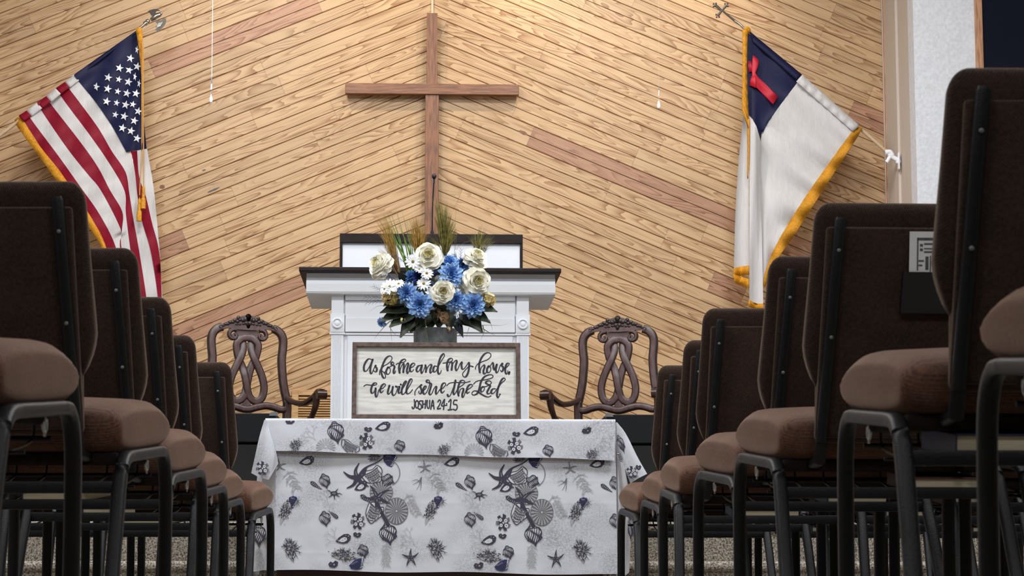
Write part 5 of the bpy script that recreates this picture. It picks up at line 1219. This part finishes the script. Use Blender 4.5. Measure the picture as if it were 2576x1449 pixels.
for k, (x, y) in enumerate(((1320, 350), (1210, 447), (1308, 467), (1390, 432), (1095, 543), (1203, 562), (1300, 588), (970, 637), (1090, 658), (1192, 684), (1285, 703), (1378, 705), (1080, 785), (1180, 800), (1272, 820), (1345, 815), (1168, 920), (1258, 937), (1360, 982), (1400, 885), (1240, 1055), (1327, 1085), (1388, 1160), (1408, 605), (1386, 262), (1366, 535))):
    r = (44 if k not in (5, 9, 13, 15, 16) else 36) / 4.026; sq = .45 if k >= 23 else 1.0; a0 = -PI / 2 + .25
    pts = []
    for q in range(10):
        rr_ = r if q % 2 == 0 else r * .4; aa = a0 + q * PI / 5
        pv = Vector((x / 4.026 + rr_ * math.cos(aa) * sq, 60 + y / 4.026 + rr_ * math.sin(aa), 0)); pts.append(bm.verts.new(at(pv.x, pv.y, flag_depth(pv) - .011)))
    c = Vector((x / 4.026, 60 + y / 4.026, 0)); cv = bm.verts.new(at(c.x, c.y, flag_depth(c) - .011))
    for q in range(10): bm.faces.new((pts[q], pts[(q + 1) % 10], cv))
solid(obj('stars', bm, M['star'], t, None, world=T0, recalc=False), .001)
bm = NB(); loft(bm, [L2(B[6]), L2(FR)], 50, depth=lambda p, j, s: at(p.x, p.y, flag_depth(p) - .002 - .0015 * math.sin(s * 60)))
loft(bm, [L2([(341, 72), (346, 100), (351, 140), (356, 200), (356, 240)]), L2([(357, 70), (359, 100), (361, 140), (361, 200), (359, 240)])], 26, depth=lambda p, j, s: at(p.x, p.y, YF - .06 - .006 * math.sin(s * 50)))
solid(obj('fringe', bm, M['gold'], t, 180, world=T0, recalc=False), .006)
for (L_, tx, ty, k) in (([(358, 100), (357, 240), (357, 360), (352, 470), (351, 502)], 351, 502, 0), ([(361, 120), (360, 240), (361, 360), (361, 472)], 361, 471, 1)):
    bm = NB(); tube(bm, spline([at(x, y, YF - .075) for x, y in L_], 6), .0034, seg=8); o = obj('tassel_cord', bm, M['cord'], t, 60, world=T0)
    bm = NB(); c = at(tx, ty, YF - .075); pxm = YF / F
    lathe(bm, [(.006, c.z + .004), (4.6 * pxm, c.z - 3 * pxm), (3.4 * pxm, c.z - 9 * pxm), (4.4 * pxm, c.z - 16 * pxm), (3.6 * pxm, c.z - 26 * pxm), (6.2 * pxm, c.z - 31 * pxm), (6.6 * pxm, c.z - 55 * pxm), (.5 * pxm, c.z - 54 * pxm)], c.x, c.y, 14); e = obj('tassel', bm, M['gold'], None, 50); e.parent = o
# eagle finial
bm = NB(); ax = (at(392, 40, YF) - at(352, 72, YF)).normalized(); up = Vector((0, -1, 0)); sd = ax.cross(up).normalized()
def ez(x, y, d=0.0): return at(320 + x / 14.49, 10 + y / 14.49, YF - d)
tube(bm, [ez(430, 900), ez(640, 740)], .0085, .0085, 12); tube(bm, [ez(630, 745), ez(690, 690)], .015, .015, 12); ball(bm, ez(745, 640), .0155, (1, 1, 1)); tube(bm, [ez(700, 690), ez(760, 600)], .013, .015, 12, taper=lambda q: 1 - .3 * q)
tube(bm, spline([ez(860, 600), ez(960, 520), ez(1060, 440), ez(1160, 400), ez(1220, 350)], 4), .014, .014, 10, taper=lambda q: .8 + .5 * math.sin(PI * q) * (1 - q * .4)); ball(bm, ez(1230, 345, .004), .0105); tube(bm, [ez(1250, 320, .004), ez(1345, 255, .004)], .006, .005, 8, taper=lambda q: 1 - .6 * q)
obj('eagle_finial', bm, M['silver'], t, 50, world=T0)
for nm, pl in (('eagle_wing', [(880, 430), (820, 330), (740, 270), (830, 220), (980, 180), (1100, 180), (1190, 220), (1200, 250), (1120, 245), (1060, 270), (1040, 330), (1040, 400), (960, 420)]), ('eagle_wing', [(1040, 560), (1110, 600), (1250, 590), (1330, 510), (1400, 530), (1430, 620), (1390, 740), (1300, 860), (1180, 960), (1010, 1070), (1080, 960), (1000, 960), (1090, 850), (1020, 840), (1110, 740), (1050, 680), (1000, 620)])):
    bm = NB(); prism(bm, pl, lambda a, b, d: ez(a, b, d + .010 * math.sin(a / 130)), .0, .005); o = obj(nm, bm, M['pewter'], t, 40, world=T0)
    bm = NB()
    for k in range(2 if pl[0][0] == 880 else 4):
        if pl[0][0] == 880: a_, b_ = (1120 + k * 30, 190 + k * 14), (1180 + k * 12, 215 + k * 14)
        else: a_, b_ = (1150 + k * 45, 690 - k * 12), (1060 + k * 45, 880 - k * 18)
        tube(bm, [ez(*a_, .012), ez(*b_, .012)], .0022, .003, 6)
    e = obj('feathers', bm, M['silver'], None, 60); e.parent = o
# --- white flag
base = at(2238, 388, YF); tipp = at(1872, 70, YF); T0 = tuple(base)
t = thing('flag', 'white flag with navy corner and red cross hanging from a slanted cross-topped staff', 'flag', T0)
staff(t, T0, base, tipp, M['pole_wood'])
DZ = lambda s: L2(s, 4.026, 1820, 60)
def rd(p, dy=0.0):
    k = min(1, max(0, (p.y - 150) / 200)); return at(p.x, p.y, YF - .02 - (.006 + .020 * k) * math.sin(p.x / 6.3 + p.y * .006) - .008 * math.sin(p.x / 13 + 1) - dy)
bm = NB()
hoist = [(1888, 82), (1954, 137), (2019, 190)]
loft(bm, [L2([(1881, 84), (1879, 130), (1879, 200), (1882, 290)]), L2([(1905, 97), (1896, 150), (1893, 220), (1894, 300)]), L2([(1925, 114), (1912, 190), (1906, 260), (1903, 346)]), L2([(1954, 137), (1940, 200), (1925, 280), (1914, 356)]), L2([(2019, 190), (1969, 256), (1940, 297), (1917, 330)])], 30, mis=[2] * 4, depth=lambda p, j, s: rd(p))
loft(bm, [L2([(2020, 190), (1969, 256), (1940, 297), (1916, 335), (1912, 420), (1915, 560), (1917, 640), (1919, 712)]), L2([(2060, 228), (2000, 330), (1950, 430), (1925, 600), (1921, 712)]), L2([(2110, 274), (2050, 380), (1990, 480), (1935, 630), (1923, 713)]), L2([(2160, 318), (2138, 339), (2041, 474), (1979, 570), (1944, 635), (1924, 690), (1922, 714)])], 40, mis=[1] * 3, depth=lambda p, j, s: rd(p))
loft(bm, [L2([(1884, 290), (1885, 450), (1885, 620), (1885, 756)]), L2([(1893, 300), (1895, 450), (1894, 620), (1894, 760)]), L2([(1903, 318), (1905, 450), (1906, 620), (1906, 764)]), L2([(1913, 352), (1914, 450), (1917, 620), (1920, 765)])], 40, mis=[1] * 3, depth=lambda p, j, s: rd(p, .03 + .02 * math.sin(PI * (p.x - 1884) / 34)))
loft(bm, [L2([(1872, 272), (1858, 404), (1850, 538), (1846, 676)]), L2([(1878, 290), (1868, 404), (1864, 538), (1862, 672)]), L2([(1883, 300), (1884, 404), (1884, 538), (1885, 669)])], 36, mis=[1] * 2, depth=lambda p, j, s: rd(p, -.03))
obj('flag_cloth', bm, [M['red'], M['flag_white'], M['navy']], t, 180, world=T0, recalc=False)
bm = NB(); loft(bm, [L2([(1885, 78), (2018, 188)]), L2([(1895, 106), (2006, 202)])], 20, depth=lambda p, j, s: at(p.x, p.y, YF - .03 - .012 * j), mis=[0])
loft(bm, [L2([(2018, 188), (2162, 316)]), L2([(2003, 205), (2146, 331)])], 30, depth=lambda p, j, s: at(p.x, p.y, YF - .034 - .012 * j - .005 * math.sin(p.x / 3.2)), mis=[1])
solid(obj('sleeve', bm, [M['navy'], M['flag_white']], t, 180, world=T0, recalc=False), .002)
bm = NB()
for pl in ([[(300, 318), (355, 365)], [(292, 370), (356, 400)], [(288, 420), (350, 430)], [(288, 480), (324, 498)], [(292, 535), (350, 540)], [(330, 640), (450, 632)], [(420, 735), (505, 690)], [(500, 815), (555, 740)]], [[(250, 375), (280, 380)], [(248, 430), (286, 428)], [(258, 492), (290, 480)]], [[(288, 530), (322, 520)], [(270, 570), (330, 580)], [(262, 622), (332, 650)]]):
    vs = [[bm.verts.new(rd(q_, .020)) for q_ in spline([DZ([a])[0], (DZ([a])[0] + DZ([b])[0]) / 2, DZ([b])[0]], 4)] for a, b in pl]
    for A, B_ in zip(vs, vs[1:]):
        for i in range(len(A) - 1): bm.faces.new((A[i], A[i + 1], B_[i + 1], B_[i]))
solid(obj('red_cross', bm, M['cross_red'], t, 180, world=T0, recalc=False), .001)
bm = NB()
loft(bm, [L2([(2160, 318), (2138, 339), (2041, 474), (1979, 570), (1944, 635), (1924, 690), (1921, 716)]), L2([(2164, 320), (2163, 334), (2063, 490), (1999, 590), (1957, 650), (1934, 700), (1924, 722)])], 46, depth=lambda p, j, s: rd(p, .004 + .0015 * math.sin(s * 60)))
loft(bm, [L2([(1846, 675), (1862, 671), (1885, 668)]), L2([(1845, 699), (1862, 694), (1886, 690)])], 20, depth=lambda p, j, s: rd(p, -.02))
loft(bm, [L2([(1846, 699), (1852, 712), (1885, 726)]), L2([(1845, 690), (1858, 694), (1886, 703)])], 20, depth=lambda p, j, s: rd(p, .0))
loft(bm, [L2([(1884, 755), (1894, 759), (1906, 763), (1920, 764)]), L2([(1884, 772), (1894, 776), (1906, 780), (1920, 780)])], 16, depth=lambda p, j, s: rd(p, .04))
loft(bm, [L2([(1868, 76), (1868, 130), (1868, 200), (1867, 250), (1868, 280)]), L2([(1883, 70), (1880, 100), (1879, 180), (1881, 250), (1885, 330)])], 30, depth=lambda p, j, s: rd(p, .05 + .005 * math.sin(s * 60)))
loft(bm, [L2([(1880, 300), (1881, 380), (1880, 440)]), L2([(1885, 300), (1884, 380), (1881, 450)])], 16, depth=lambda p, j, s: rd(p, .055))
ball(bm, at(1880, 76, YF - .03), .018, (1, 1, 1.1))
solid(obj('fringe', bm, M['gold'], t, 180, world=T0, recalc=False), .006)
bm = NB()
def cz(x, y, d=0.0): return at(1780 + x / 13.175, y / 13.175, YF - d)
tube(bm, [cz(1260, 990), cz(1050, 790)], .0075, seg=10); tube(bm, [cz(1050, 790), cz(890, 690)], .0105, seg=12, taper=lambda q: .8 + .6 * math.sin(PI * q)); obj('ferrule', bm, M['silver'], t, 50, world=T0)
bm = NB(); tube(bm, [cz(900, 690), cz(460, 330)], .0062, .006, 8, square=3, taper=lambda q: 1.1 - .2 * q)
for (ex, ey) in ((240, 165), (625, 170), (335, 525)):
    tube(bm, [cz(475, 350), cz(ex, ey)], .0072, .005, 8, ref=(0, 1, 0), square=3, taper=lambda q: .9 + .5 * q)
    d = (Vector((ex, ey)) - Vector((475, 350))).normalized(); nrm = Vector((-d.y, d.x))
    for q in (d * 55, nrm * 62, -nrm * 62): ball(bm, cz(ex + q.x, ey + q.y), .0062, (1, .8, 1), 10, 8)
obj('cross_finial', bm, M['pewter'], t, 50, world=T0)
# --- brackets
T0 = (XR - .014, YF, at(2262, 405, YF).z); t = thing('flag_bracket', 'white plastic flag staff bracket on the beige return wall', 'bracket', T0)
bz = lambda x, y: at(2200 + x / 9.06, 340 + y / 9.06, YF)
bm = NB(); a = bz(580, 400); b = bz(580, 790); box(bm, XR - .021, XR - .0125, YF - .022, YF + .022, b.z, a.z, .004); obj('wall_plate', bm, M['white_plastic'], t, world=T0)
bm = NB(); tube(bm, spline([bz(560, 590), bz(480, 540), bz(400, 490), bz(350, 450), bz(330, 420)], 4), .014, .013, 10, ref=(0, 1, 0), square=3); tube(bm, spline([bz(370, 470), bz(330, 520), bz(290, 590), bz(265, 620)], 4), .011, .012, 10, ref=(0, 1, 0), square=3); tube(bm, spline([bz(400, 470), bz(360, 395), bz(300, 385), bz(240, 400)], 4), .015, .016, 10, ref=(0, 1, 0), square=3); ball(bm, bz(540, 600), .017, (1, .8, 1))
obj('arm', bm, M['white_plastic'], t, 50, world=T0)

# ------------------------------------------------------------------ pull cords hanging from the ceiling
for (x0, y0, x1, y1, lab) in ((535, 0, 531, 240, 'white pull cord with a small white bell, hanging beside the striped flag'), (1661, 150, 1657, 255, 'thin pale pull cord with a small white bell, hanging beside the white flag')):
    Y = 11.6; b = at(x1, y1, Y); T0 = (b.x, Y, b.z); t = thing('pull_cord', lab, 'cord', T0)
    bm = NB(); a = at(x0, y0, Y); tube(bm, [(a.x + (a.x - b.x) * 1.5 * 0, Y, roof(b.x) - .01), a if y0 == 0 else (b.x + .004, Y, b.z + .5), (b.x + .002, Y, b.z + .1), (b.x, Y, b.z)], (.0016 if y0 == 0 else .0004), seg=6); obj('cord', bm, M['white_plastic' if y0 == 0 else 'tan_strip'], t, 60, world=T0)
    bm = NB(); p_ = Y / F; lathe(bm, [(.0015, b.z + 2 * p_), (2.4 * p_, b.z - 2 * p_), (4.0 * p_, b.z - 8 * p_), (4.6 * p_, b.z - 13 * p_), (3.2 * p_, b.z - 18 * p_), (.6 * p_, b.z - 19 * p_)], b.x, Y, 14); obj('bell', bm, M['white_plastic'], t, 50, world=T0)
    bm = NB(); tube(bm, [(b.x + .001, Y, b.z + .10), (b.x + .002, Y, b.z + .06), (b.x, Y, b.z + .03)], .0046 if y0 == 0 else .0022, seg=8); obj('knot', bm, M['white_plastic'], t, 60, world=T0)
